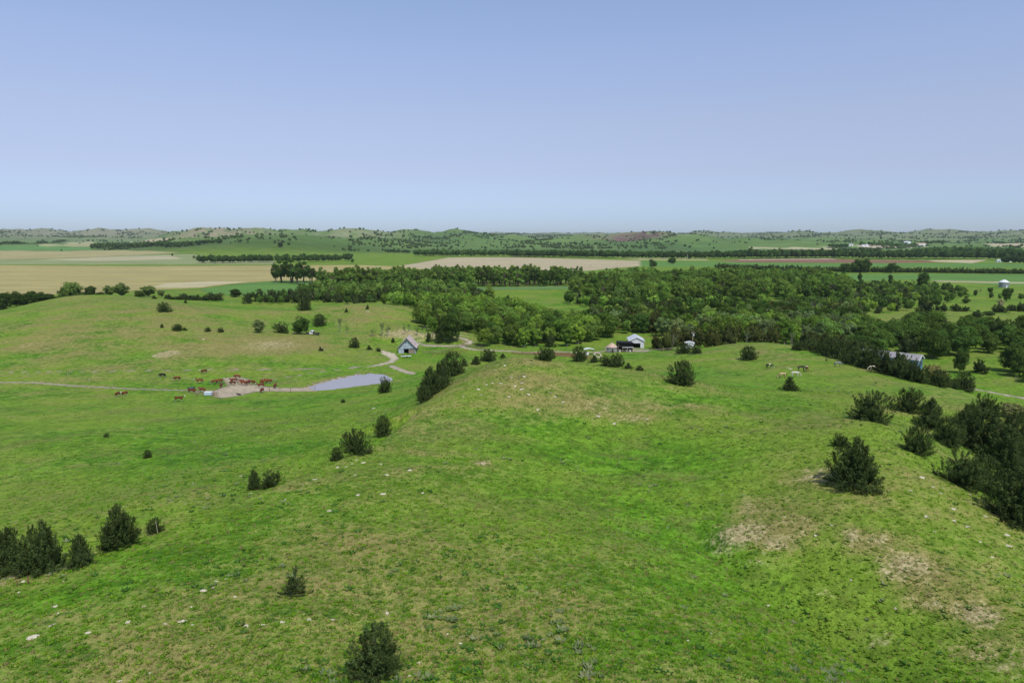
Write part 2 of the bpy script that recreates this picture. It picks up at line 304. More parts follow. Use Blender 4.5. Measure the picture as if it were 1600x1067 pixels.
for pts,w,k in [([(598,549),(612,553),(618,560),(610,566),(592,570)],3.0,1),([(600,553),(608,556),(616,561)],2.5,1),([(592,570),(545,574),(470,577),(400,577.5),(330,578),(230,579),(140,581),(60,581),(-60,580)],1.5,.75),
    ([(600,571),(560,574),(500,581),(440,591),(410,596)],1.6,.7),([(-40,597),(60,598),(120,603),(180,606),(240,608.5),(330,612)],2.4,.8),([(265,588),(300,593),(345,597)],0.8,.6),([(612,572),(626,578),(645,583.5)],3.2,.8),
    ([(230,609),(184,620),(120,606)],1.0,.3),([(655,538),(690,541),(715,540),(740,546),(800,549),(860,549.5),(930,550),(1010,548)],3.0,1),([(722,528.5),(736,533),(731,538),(715,540)],3.0,1),
    ([(560,560),(582,545),(600,551)],1.6,.5),([(440,607),(470,600),(500,596),(540,588)],.9,.5),([(350,613),(250,620),(150,618)],.8,.35)]:
    paint(line_mask(pts,w,.7),ROADC,k)
paint(line_mask([(1490,602),(1513,606),(1550,613),(1600,622),(1700,640)],3.4,.6,200),ROADC,.95)
paint(poly_mask([(940,541),(960,538),(1020,546),(1015,551),(985,551),(945,550)],2),(0.40,0.36,0.24),.55)
paint(poly_mask([(820,551),(900,552),(960,560),(900,560),(860,556)],2),(0.33,0.17,0.10),.6)
rl_=np.exp(-(dr/.55)**2)*sm(-.35,.25,fbm(GX/5,GY/5,2,78)); addsoil(rl_,.75); adddry(np.exp(-((dr-2.5)/1.8)**2)*rimleft,-.35)
bankm=sm(304,312,GY)*(1-sm(322,330,GY))*np.exp(-(db/10)**2)*1.3; addsoil(bankm,.95)
adddry(np.exp(-(dr/3.0)**2)*sm(-.2,.4,fbm(GX/12,GY/12,2,77)),.25); adddry(np.exp(-(dg/2.5)**2),-.4)
shore=(~ins)&(dp<4); adddry(np.where(shore,1,0)*1.0,.2); paint(np.where(ins,1.0,0)*1.0,(0.25,0.22,0.17)); paint(np.where(dp<1.6,1.0,0)*(GX<np.mean([p[0] for p in POND])),(0.36,0.30,0.22),.7)
# ------------------------------------------------------------------ materials
def new_mat(name):
    m=bpy.data.materials.new(name); m.use_nodes=True; nt=m.node_tree; b=nt.nodes['Principled BSDF']; return m,nt,b
def simple(name,c,rough=.7,metal=0,spec=.3,var=0.12,scale=3.0,objcol=False):
    m,nt,b=new_mat(name); b.inputs['Roughness'].default_value=rough; b.inputs['Metallic'].default_value=metal; b.inputs['Specular IOR Level'].default_value=spec
    tc=nt.nodes.new('ShaderNodeTexCoord'); n=nt.nodes.new('ShaderNodeTexNoise'); n.inputs['Scale'].default_value=scale; n.inputs['Detail'].default_value=4
    mr=nt.nodes.new('ShaderNodeMapRange'); mr.inputs[1].default_value=.3; mr.inputs[2].default_value=.7; mr.inputs[3].default_value=1-var; mr.inputs[4].default_value=1+var
    mx=nt.nodes.new('ShaderNodeMix'); mx.data_type='RGBA'; mx.blend_type='MULTIPLY'; mx.inputs[0].default_value=1
    nt.links.new(tc.outputs['Object'],n.inputs['Vector']); nt.links.new(n.outputs[0],mr.inputs[0]); nt.links.new(mr.outputs[0],mx.inputs[7]); mx.inputs[6].default_value=(*c,1)
    if objcol:
        oi=nt.nodes.new('ShaderNodeObjectInfo'); m2=nt.nodes.new('ShaderNodeMix'); m2.data_type='RGBA'; m2.blend_type='MULTIPLY'; m2.inputs[0].default_value=1
        m2.inputs[6].default_value=(*c,1); nt.links.new(oi.outputs['Color'],m2.inputs[7]); nt.links.new(m2.outputs[2],mx.inputs[6])
    nt.links.new(mx.outputs[2],b.inputs['Base Color']); return m
def N(nt,t,**k):
    n=nt.nodes.new(t)
    for a,v in k.items(): setattr(n,a,v)
    return n
def mathn(nt,op,a,b=None,c=None):
    n=N(nt,'ShaderNodeMath',operation=op)
    for i,v in enumerate((a,b,c)):
        if v is None: continue
        if isinstance(v,(int,float)): n.inputs[i].default_value=v
        else: nt.links.new(v,n.inputs[i])
    return n.outputs[0]
def mixc(nt,f,a,b,blend='MIX'):
    n=N(nt,'ShaderNodeMix',data_type='RGBA',blend_type=blend)
    for i,v in ((0,f),(6,a),(7,b)):
        if isinstance(v,(int,float)): n.inputs[i].default_value=v
        elif isinstance(v,tuple): n.inputs[i].default_value=(*v,1)
        else: nt.links.new(v,n.inputs[i])
    return n.outputs[2]
def mrange(nt,v,a,b,c=0.,d=1.,smooth=True):
    n=N(nt,'ShaderNodeMapRange',interpolation_type='SMOOTHSTEP' if smooth else 'LINEAR'); nt.links.new(v,n.inputs[0])
    for i,x in enumerate((a,b,c,d)): n.inputs[i+1].default_value=x
    return n.outputs[0]
gm,nt,bs=new_mat('ground'); bs.inputs['Roughness'].default_value=.95; bs.inputs['Specular IOR Level'].default_value=.08
tc=N(nt,'ShaderNodeTexCoord').outputs['Object']
def tex(scale,detail=3,rough=.55,off=0,stretch=None):
    mp=N(nt,'ShaderNodeMapping'); nt.links.new(tc,mp.inputs[0]); mp.inputs[1].default_value=(off,off*1.7,0)
    mp.inputs[3].default_value=stretch or (1,1,.3)
    n=N(nt,'ShaderNodeTexNoise'); n.inputs['Scale'].default_value=scale; n.inputs['Detail'].default_value=detail; n.inputs['Roughness'].default_value=rough
    nt.links.new(mp.outputs[0],n.inputs['Vector']); return n.outputs[0]
at=N(nt,'ShaderNodeAttribute',attribute_name='gcol'); am=N(nt,'ShaderNodeAttribute',attribute_name='gmask'); sp=N(nt,'ShaderNodeSeparateXYZ'); nt.links.new(am.outputs['Vector'],sp.inputs[0])
aF,aD,aS=sp.outputs
nA=tex(1/38,3,.55,11,(1,1.3,.3)); nB=tex(1/7.5,4,.6,23,(1,1.2,.3)); nC=tex(1/1.5,4,.62,5,(1,1.,.5)); nD=tex(1/.42,3,.65,71); nE=tex(1/16,4,.6,91,(1.,1.6,.3))
gsum=mathn(nt,'ADD',mathn(nt,'MULTIPLY',nB,.5),mathn(nt,'MULTIPLY',nC,.5))
green=mixc(nt,mrange(nt,gsum,.36,.62),GR_DARK,GR_BRIGHT)
green=mixc(nt,mrange(nt,nA,.35,.65,0,.75),green,GR_YEL)
# olive and deep green drifts
nL=tex(1/22,4,.62,401,(1.,1.5,.3)); nM=tex(1/4.2,3,.6,431,(1.,1.3,.3)); green=mixc(nt,mrange(nt,mathn(nt,'ADD',mathn(nt,'MULTIPLY',nL,.6),mathn(nt,'MULTIPLY',nM,.4)),.48,.64,0,.75),green,(0.145,0.180,0.040))
# dry grass
ds=mathn(nt,'ADD',mathn(nt,'ADD',mathn(nt,'MULTIPLY',mathn(nt,'SUBTRACT',nE,.5),1.5),mathn(nt,'MULTIPLY',mathn(nt,'SUBTRACT',nC,.5),1.1)),mathn(nt,'ADD',mathn(nt,'MULTIPLY',mathn(nt,'SUBTRACT',nD,.5),.9),mathn(nt,'MULTIPLY',mathn(nt,'SUBTRACT',nB,.5),.8)))
dfac=mrange(nt,mathn(nt,'ADD',ds,aD),.28,.95,0,.85)
c=mixc(nt,dfac,green,GR_STRAW)
# dark plant clumps and greyish forbs
nF=tex(1/.9,2,.5,37); nG=tex(1/9,2,.5,57)
dk=mathn(nt,'MULTIPLY',mrange(nt,nF,.60,.70),mrange(nt,nG,.42,.6,.25,.8)); c=mixc(nt,dk,c,GR_WEED)
nH=tex(1/.7,3,.6,137); nI=tex(1/13,2,.5,157); pg=mathn(nt,'MULTIPLY',mrange(nt,nH,.62,.72),mrange(nt,nI,.5,.62,0,.6)); c=mixc(nt,pg,c,(0.22,0.27,0.16))
# bare soil
sf=mrange(nt,mathn(nt,'ADD',aS,mathn(nt,'ADD',mathn(nt,'MULTIPLY',mathn(nt,'SUBTRACT',nC,.5),1.3),mathn(nt,'MULTIPLY',mathn(nt,'SUBTRACT',nD,.5),1.2))),.38,.95)
soilc=mixc(nt,mrange(nt,nD,.3,.7),(0.235,0.19,0.09),(0.43,0.37,0.205))
sf=mathn(nt,'MULTIPLY',sf,mrange(nt,aS,.05,.5,0,.8)); c=mixc(nt,sf,c,soilc)
# fields and tracks
nJ=tex(1/45,4,.6,201,(.35,1.6,1)); fv=mixc(nt,1.0,at.outputs['Color'],mrange(nt,mathn(nt,'ADD',mathn(nt,'MULTIPLY',nJ,.6),mathn(nt,'MULTIPLY',nC,.4)),.35,.65,.84,1.16),'MULTIPLY')
c=mixc(nt,mrange(nt,mathn(nt,'ADD',aF,mathn(nt,'MULTIPLY',mathn(nt,'SUBTRACT',nC,.5),.5)),.25,.75),c,fv)
tone=mrange(nt,mathn(nt,'ADD',mathn(nt,'MULTIPLY',nD,.5),mathn(nt,'MULTIPLY',nC,.5)),.3,.7,.72,1.28); c=mixc(nt,1.0,c,tone,'MULTIPLY')
nK=tex(1/.17,2,.6,301); c=mixc(nt,1.0,c,mrange(nt,nK,.3,.7,.78,1.22),'MULTIPLY')
nt.links.new(c,bs.inputs['Base Color'])
bp=N(nt,'ShaderNodeBump'); bp.inputs['Strength'].default_value=.8; bp.inputs['Distance'].default_value=.35
nt.links.new(mathn(nt,'ADD',mathn(nt,'MULTIPLY',nD,.35),mathn(nt,'ADD',mathn(nt,'MULTIPLY',nC,.9),mathn(nt,'MULTIPLY',nF,.3))),bp.inputs['Height']); nt.links.new(bp.outputs[0],bs.inputs['Normal'])
# ------------------------------------------------------------------ mesh helpers
def mk(name,verts,faces,mats,parent=None,smooth=False,cols=None,midx=None,loc=(0,0,0),rz=0,scale=None,link=True):
    me=bpy.data.meshes.new(name)
    verts=np.asarray(verts,np.float32)
    if isinstance(faces,np.ndarray):
        k=faces.shape[1]; me.vertices.add(len(verts)); me.vertices.foreach_set('co',verts.ravel()); me.loops.add(faces.size); me.loops.foreach_set('vertex_index',faces.astype(np.int32).ravel())
        me.polygons.add(len(faces)); me.polygons.foreach_set('loop_start',np.arange(0,faces.size,k,dtype=np.int32)); me.update(calc_edges=True)
    else: me.from_pydata([tuple(map(float,v)) for v in verts],[],faces); me.update()
    for m in (mats if isinstance(mats,(list,tuple)) else [mats]): me.materials.append(m)
    if midx is not None: me.polygons.foreach_set('material_index',np.asarray(midx,np.int32))
    if smooth: me.polygons.foreach_set('use_smooth',np.ones(len(me.polygons),bool))
    if cols is not None:
        a=me.color_attributes.new('Col','FLOAT_COLOR','POINT'); cc=np.ones((len(verts),4),np.float32); cc[:,:3]=cols; a.data.foreach_set('color',cc.ravel())
    o=bpy.data.objects.new(name,me)
    if link: COL.objects.link(o)
    o.location=loc; o.rotation_euler=(0,0,rz)
    if scale is not None: o.scale=scale
    if parent is not None: o.parent=parent
    return o
def tag(o,label=None,cat=None,group=None,kind=None):
    if label: o['label']=label
    if cat: o['category']=cat
    if group: o['group']=group
    if kind: o['kind']=kind
    return o
def empty(name,loc,rz=0,label=None,cat=None,group=None):
    o=bpy.data.objects.new(name,None); COL.objects.link(o); o.location=loc; o.rotation_euler=(0,0,rz); o.empty_display_size=.5
    return tag(o,label,cat,group)
# ground sheet
idx=np.arange(NR*NC).reshape(NR,NC); a0=idx[:-1]; a1=idx[1:]
F=np.stack([a0,np.roll(a0,-1,1),np.roll(a1,-1,1),a1],-1).reshape(-1,4)
vv=np.stack([GX,GY,GZ],-1); cen=len(vv)
vv=np.vstack([vv,[0,0,float(GZ[:NC].mean())]])
g=mk('ground',vv,F[:, ::-1].copy(),gm,smooth=True)
a=g.data.attributes.new('gcol','FLOAT_COLOR','POINT'); cc=np.ones((cen+1,4),np.float32); cc[:cen,:3]=gcol; a.data.foreach_set('color',cc.ravel())
a=g.data.attributes.new('gmask','FLOAT_VECTOR','POINT'); cc=np.zeros((cen+1,3),np.float32); cc[:cen]=np.stack([field,dry,soil],-1); a.data.foreach_set('vector',cc.ravel())
tag(g,kind='structure')
# pond
wm,wnt,wb_=new_mat('pond_water'); wb_.inputs['Base Color'].default_value=(0.30,0.285,0.29,1); wb_.inputs['Roughness'].default_value=.2; wb_.inputs['IOR'].default_value=1.33
wt=N(wnt,'ShaderNodeTexCoord'); wn_=N(wnt,'ShaderNodeTexNoise'); wn_.inputs['Scale'].default_value=1.2; wn_.inputs['Detail'].default_value=4; wnt.links.new(wt.outputs['Object'],wn_.inputs['Vector'])
wbp=N(wnt,'ShaderNodeBump'); wbp.inputs['Strength'].default_value=.25; wbp.inputs['Distance'].default_value=.05; wnt.links.new(wn_.outputs[0],wbp.inputs['Height']); wnt.links.new(wbp.outputs[0],wb_.inputs['Normal'])
pl=[((x-pcx)*1.05+pcx,(y-pcy)*1.06+pcy,WZ) for x,y in POND]
o=mk('pond_water',pl,[list(range(len(pl)))],wm); tag(o,kind='structure')
if o.data.polygons[0].normal.z<0: o.data.flip_normals()
# ------------------------------------------------------------------ plants
def leafmat(name,c,trans=.25,objcol=True):
    m=bpy.data.materials.new(name); m.use_nodes=True; nt=m.node_tree; nt.nodes.clear()
    out=N(nt,'ShaderNodeOutputMaterial'); d=N(nt,'ShaderNodeBsdfDiffuse'); t=N(nt,'ShaderNodeBsdfTranslucent'); mx=N(nt,'ShaderNodeMixShader'); mx.inputs[0].default_value=trans
    v=N(nt,'ShaderNodeAttribute',attribute_name='Col'); col=mixc(nt,1.0,c,v.outputs['Color'],'MULTIPLY')
    if objcol: oi=N(nt,'ShaderNodeObjectInfo'); col=mixc(nt,1.0,col,oi.outputs['Color'],'MULTIPLY')
    tc_=N(nt,'ShaderNodeTexCoord'); n=N(nt,'ShaderNodeTexNoise'); n.inputs['Scale'].default_value=9; n.inputs['Detail'].default_value=3; nt.links.new(tc_.outputs['Object'],n.inputs['Vector'])
    col=mixc(nt,1.0,col,mrange(nt,n.outputs[0],.3,.7,.8,1.2),'MULTIPLY')
    nt.links.new(col,d.inputs[0]); nt.links.new(col,t.inputs[0]); nt.links.new(d.outputs[0],mx.inputs[1]); nt.links.new(t.outputs[0],mx.inputs[2]); nt.links.new(mx.outputs[0],out.inputs[0]); return m
M_CEDAR=leafmat('cedar_foliage',(0.056,0.086,0.027),.12)
M_LEAF=leafmat('leaf_foliage',(0.160,0.240,0.062),.3)
M_BARK=simple('bark',(0.13,0.10,0.075),.9,scale=6,var=.25)
M_GREYBARK=simple('grey_bark',(0.34,0.30,0.25),.9,scale=6,var=.25)
def unit(v): return v/np.maximum(np.linalg.norm(v,axis=-1,keepdims=True),1e-9)
def cards(c,nrm,along,L,W):
    """rhombic leaf faces: centre, normal, long direction, half length, half width"""
    t=unit(along-(along*nrm).sum(-1,keepdims=True)*nrm); b=np.cross(nrm,t)
    L=L[:,None];W=W[:,None]
    v=np.stack([c-t*L,c+b*W-t*L*.1,c+t*L,c-b*W-t*L*.1],1).reshape(-1,3)
    return v,np.arange(len(v)).reshape(-1,4)
def tube(p0,p1,r0,r1,k=6,base=0):
    p0=np.array(p0,float);p1=np.array(p1,float);d=unit(p1-p0);a=np.cross(d,[0.3,0.9,0.2]);a=a/np.linalg.norm(a);b=np.cross(d,a)
    th=np.arange(k)*2*math.pi/k; ring=np.cos(th)[:,None]*a+np.sin(th)[:,None]*b
    v=np.vstack([p0+ring*r0,p1+ring*r1]); f=np.array([[i,(i+1)%k,k+(i+1)%k,k+i] for i in range(k)])+base
    return v,f
def tubes(segs,k=6):
    V=[];Fc=[];n=0
    for p0,p1,r0,r1 in segs:
        v,f=tube(p0,p1,r0,r1,k,n); V.append(v);Fc.append(f);n+=len(v)
    return np.vstack(V),np.vstack(Fc)
def cedar_geo(seed,n=8000,ncl=110,shape='cone',leaf=.034,sparse=0.,lnk=.13):
    rg=np.random.default_rng(seed); V=[];
    nt_=rg.integers(2,5); tops=[(rg.normal(0,.17),rg.normal(0,.17),rg.uniform(.70,.98)) for _ in range(nt_)]; tops[0]=(rg.normal(0,.03),rg.normal(0,.03),1.0)
    skew=rg.uniform(.62,1.28,12)
    def rad(t,th):
        if shape=='cone': p=np.interp(t,[0,.08,.25,.45,.7,.88,1],[.42,.49,.49,.40,.25,.11,.02])
        elif shape=='round': p=np.interp(t,[0,.1,.3,.55,.8,.93,1],[.40,.48,.5,.5,.42,.27,.05])
        else: p=np.interp(t,[0,.06,.2,.4,.6,.8,1],[.42,.5,.46,.3,.2,.1,.02])
        return p*np.interp((th%(2*math.pi))/(2*math.pi)*12,np.arange(13),np.append(skew,skew[0]))
    t=rg.uniform(0.01,.985,ncl)**1.25; th=rg.uniform(0,2*math.pi,ncl); rr=rad(t,th)*rg.uniform(.5,1.15,ncl)
    top=rg.integers(0,nt_,ncl); lean=np.array([[tops[k][0],tops[k][1]] for k in top]); hs_=np.array([tops[k][2] for k in top])
    cc=np.stack([rr*np.cos(th)+lean[:,0]*t*1.2,rr*np.sin(th)+lean[:,1]*t*1.2,t*hs_],-1)
    d=unit(np.stack([np.cos(th)*(.9-.45*t),np.sin(th)*(.9-.45*t),.25+t*1.5],-1)); ln=rg.uniform(.6,1.25,ncl)*lnk*(1.15-t*.40); 
    # upright spikes along the top
    m=n//ncl; k=np.repeat(np.arange(ncl),m); N_=len(k)
    s=rg.uniform(-1,1,N_); off=rg.normal(0,1,(N_,3))*(ln[k]*.30*(1-.6*np.maximum(s,0)))[:,None]
    c=cc[k]+d[k]*(s*ln[k])[:,None]+off
    c[:,2]=np.maximum(c[:,2],.01)
    br=np.clip(rg.normal(1,.25,ncl),.55,1.6)[k]*rg.uniform(.6,1.45,N_)
    nrm=unit(unit(off+1e-6)*.9+d[k]*.25+np.array([0,0,.45])+rg.normal(0,.35,(N_,3)))
    al=unit(d[k]+rg.normal(0,.55,(N_,3))+[0,0,.35])
    v,f=cards(c,nrm,al,rg.uniform(.7,1.5,N_)*leaf,rg.uniform(.28,.5,N_)*leaf)
    v[:,2]=np.maximum(v[:,2],0)
    col=np.stack([br*rg.uniform(.9,1.15,N_),br,br*rg.uniform(.8,1.1,N_)],-1)
    brown=rg.random(N_)<.02; col[brown]=col[brown]*[2.6,1.7,1.4]
    return v,f,np.repeat(col,4,0)
def blobcore(seed,rx,rz,zc,n=2):  # lumpy ball; as a crown core it is darkened and added to block light
    import bmesh
    bm=bmesh.new(); bmesh.ops.create_icosphere(bm,subdivisions=n,radius=1.0)
    v=np.array([x.co[:] for x in bm.verts]); f=np.array([[q.index for q in p.verts] for p in bm.faces]); bm.free()
    v=v*(1+.18*gnoise(v[:,0]*2+seed,v[:,1]*2+v[:,2]*2))[:,None]
    return v*[rx,rx,rz]+[0,0,zc],f
def leafy_geo(seed,ncl=26,n=4200,leaf=.030,crown=(.40,.42,.56),low=.18,open_=1.0,cl=(.11,.19)):
    rg=np.random.default_rng(seed)
    u=unit(rg.normal(0,1,(ncl,3))); rad=rg.uniform(.25,1,ncl)**.5
    cc=u*rad[:,None]*np.array([crown[0]*.75,crown[0]*.75,crown[1]*.72])+np.array([0,0,crown[2]]); cc[:,2]=np.clip(cc[:,2],low,1)
    cr=rg.uniform(cl[0],cl[1],ncl)
    m=n//ncl; k=np.repeat(np.arange(ncl),m); N_=len(k)
    d=unit(rg.normal(0,1,(N_,3))+[0,0,.25]); rr=rg.uniform(.55,1.08,N_)
    c=cc[k]+d*(cr[k]*rr)[:,None]*[1,1,.8]
    nrm=unit(d+rg.normal(0,.45,(N_,3))+[0,0,.3]); al=rg.normal(0,1,(N_,3))
    v,f=cards(c,nrm,al,rg.uniform(.7,1.3,N_)*leaf,rg.uniform(.5,.8,N_)*leaf); v[:,2]=np.maximum(v[:,2],.01)
    br=np.clip(rg.normal(1,.16,ncl),.65,1.4)[k]*rg.uniform(.78,1.25,N_)
    col=np.stack([br*rg.uniform(.9,1.15,N_),br,br*rg.uniform(.8,1.1,N_)],-1)
    return v,f,np.repeat(col,4,0),cc
def trunk_geo(seed,cc,r=.022,top=.62,stems=1):
    rg=np.random.default_rng(seed+99); S=[]
    for s in range(stems):
        b=np.array([rg.normal(0,.03),rg.normal(0,.03),-.03]); mid=b+[rg.normal(0,.03),rg.normal(0,.03),top*.45]; tp=mid+[rg.normal(0,.05),rg.normal(0,.05),top*.5]
        S+=[(b,mid,r,r*.75),(mid,tp,r*.75,r*.35)]
        for c in cc[rg.permutation(len(cc))[:9]]:
            q=mid+(tp-mid)*rg.uniform(0,.8); S.append((q,c,r*.4,r*.1))
    return tubes(S,5)
def join(parts):
    V=[];Fc=[];C=[];I=[];n=0
    for v,f,c,i in parts:
        if f.shape[1]==3: f=np.hstack([f,f[:,2:3]])
        V.append(v);Fc.append(f+n);C.append(np.broadcast_to(c,v.shape));I.append(np.full(len(f),i));n+=len(v)
    return np.vstack(V),np.vstack(Fc),np.vstack(C),np.concatenate(I)
def geo_obj(name,parts,mats):
    """several pieces of one plant as one mesh; triangles kept as polygons of their own"""
    V=[];polys=[];C=[];I=[];n=0;starts=[];lv=[]
    for v,f,c,i in parts:
        V.append(v);C.append(np.broadcast_to(np.asarray(c,float),v.shape)); lv.append((f+n).ravel()); polys+= [f.shape[1]]*len(f); I.append(np.full(len(f),i)); n+=len(v)
    me=bpy.data.meshes.new(name); V=np.vstack(V).astype(np.float32); lv=np.concatenate(lv).astype(np.int32); polys=np.array(polys)
    me.vertices.add(len(V)); me.vertices.foreach_set('co',V.ravel()); me.loops.add(len(lv)); me.loops.foreach_set('vertex_index',lv)
    me.polygons.add(len(polys)); me.polygons.foreach_set('loop_start',np.concatenate([[0],np.cumsum(polys)[:-1]]).astype(np.int32)); me.update(calc_edges=True)
    for m in mats: me.materials.append(m)
    me.polygons.foreach_set('material_index',np.concatenate(I).astype(np.int32))
    a=me.color_attributes.new('Col','FLOAT_COLOR','POINT'); cc=np.ones((len(V),4),np.float32); cc[:,:3]=np.vstack(C); a.data.foreach_set('color',cc.ravel())
    return me
# crown meshes shared by many trees
CED=[];CEDT=[]
for i,(sh,n,ncl,leaf) in enumerate([('cone',17000,260,.020),('round',17000,280,.020),('cone',15000,190,.021),('round',15000,220,.021),('spread',11000,150,.022),('cone',17000,300,.019)]):
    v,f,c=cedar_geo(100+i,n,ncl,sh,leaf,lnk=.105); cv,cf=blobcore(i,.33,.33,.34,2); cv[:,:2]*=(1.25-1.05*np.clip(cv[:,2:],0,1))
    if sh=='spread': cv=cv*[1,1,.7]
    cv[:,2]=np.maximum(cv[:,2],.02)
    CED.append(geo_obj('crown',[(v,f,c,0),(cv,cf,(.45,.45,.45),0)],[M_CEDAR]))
    tv,tf=tubes([((0,0,-.05),(0.01,0,.25),.035,.028),((0.01,0,.25),(0,0.01,.85),.028,.006),((0,0,.02),(.12,.05,.4),.02,.008),((0,0,.02),(-.1,.08,.4),.02,.008)],7)
    CEDT.append(geo_obj('trunk',[(tv,tf,(1,1,1),0)],[M_BARK]))
v,f,c=cedar_geo(160,2600,60,'cone',.034); CED_SPARSE=geo_obj('crown',[(v,f,c,0)],[M_CEDAR])
CED_FAR=[]
for i in range(5):
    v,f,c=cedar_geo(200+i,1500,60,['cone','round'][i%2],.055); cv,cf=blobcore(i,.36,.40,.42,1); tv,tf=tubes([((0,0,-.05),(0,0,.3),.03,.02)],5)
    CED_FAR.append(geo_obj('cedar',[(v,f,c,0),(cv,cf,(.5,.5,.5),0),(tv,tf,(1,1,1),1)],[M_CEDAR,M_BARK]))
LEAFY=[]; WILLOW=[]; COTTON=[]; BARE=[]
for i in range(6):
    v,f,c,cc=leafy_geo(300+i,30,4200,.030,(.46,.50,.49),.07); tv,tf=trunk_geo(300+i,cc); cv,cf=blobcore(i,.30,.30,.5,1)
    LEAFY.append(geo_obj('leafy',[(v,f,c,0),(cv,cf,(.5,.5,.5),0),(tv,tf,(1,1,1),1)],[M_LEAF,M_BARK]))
for i in range(4):   # soft upright willows
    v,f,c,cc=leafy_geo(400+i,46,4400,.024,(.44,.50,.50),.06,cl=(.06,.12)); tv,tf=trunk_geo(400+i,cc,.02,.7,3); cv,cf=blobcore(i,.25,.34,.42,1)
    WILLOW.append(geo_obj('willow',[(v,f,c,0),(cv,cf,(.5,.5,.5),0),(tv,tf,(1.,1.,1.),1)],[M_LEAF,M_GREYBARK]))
for i in range(4):   # tall cottonwoods, trunk showing
    v,f,c,cc=leafy_geo(500+i,30,3900,.026,(.44,.46,.58),.14,cl=(.055,.115)); tv,tf=trunk_geo(500+i,cc,.022,.8,3)
    COTTON.append(geo_obj('cottonwood',[(v,f,c,0),(tv,tf,(1,1,1),1)],[M_LEAF,M_BARK]))
def branches(rg,p,d,L,r,depth,out):
    q=p+d*L; out.append((p,q,r,r*.6))
    if depth==0: return
    for _ in range(rg.integers(2,4)):
        nd=unit(d+rg.normal(0,.45,3)+[0,0,.12]); branches(rg,p+(q-p)*rg.uniform(.5,1),nd,L*rg.uniform(.6,.8),r*.55,depth-1,out)
for i in range(3):
    rg=np.random.default_rng(600+i); S=[]
    for s in range(3): branches(rg,np.array([rg.normal(0,.04),rg.normal(0,.04),-.03]),unit(np.array([rg.normal(0,.22),rg.normal(0,.22),1])),.36,.020,4,S)
    tv,tf=tubes(S,3); ends=np.array([s[1] for s in S]); k=rg.integers(0,len(ends),900); c=ends[k]+rg.normal(0,.03,(900,3))
    v,f=cards(c,unit(rg.normal(0,1,(900,3))+[0,0,.5]),rg.normal(0,1,(900,3)),np.full(900,.016),np.full(900,.010)); v[:,2]=np.maximum(v[:,2],.01)
    BARE.append(geo_obj('bare_tree',[(v,f,(.9,.95,.8),0),(tv,tf,(1,1,1),1)],[M_LEAF,M_GREYBARK]))
RT=np.random.default_rng(11)
def size_at(x,y,wpx): return wpx/FPX*(y*math.cos(PITCH)+8)
def put_cedar(px,py,w,h,label,var=None,tint=1.0,group=None,crown=None,name='cedar_tree',pos=None,cat='tree'):
    x,y,z=pos or hit(px,py)
    z=float(ground_z(x,y)[0])
    depth=y*math.cos(PITCH)+(CH-z)*math.sin(PITCH); W=w*depth/FPX; Hh=h*depth/FPX*.96
    W*=.90; k=RT.integers(0,len(CED)) if var is None else var
    e=empty(name,(x,y,z-.05),RT.uniform(0,6.28),label,cat,group)
    a=bpy.data.objects.new('crown',crown or CED[k]); b=bpy.data.objects.new('trunk',CEDT[k])
    for q in (a,b): COL.objects.link(q); q.parent=e; q.scale=(W,W,Hh)
    t=tint*RT.uniform(.9,1.1); a.color=(t,t,t,1); e['_r']=W*.5
    del e['_r']; return e,W,Hh
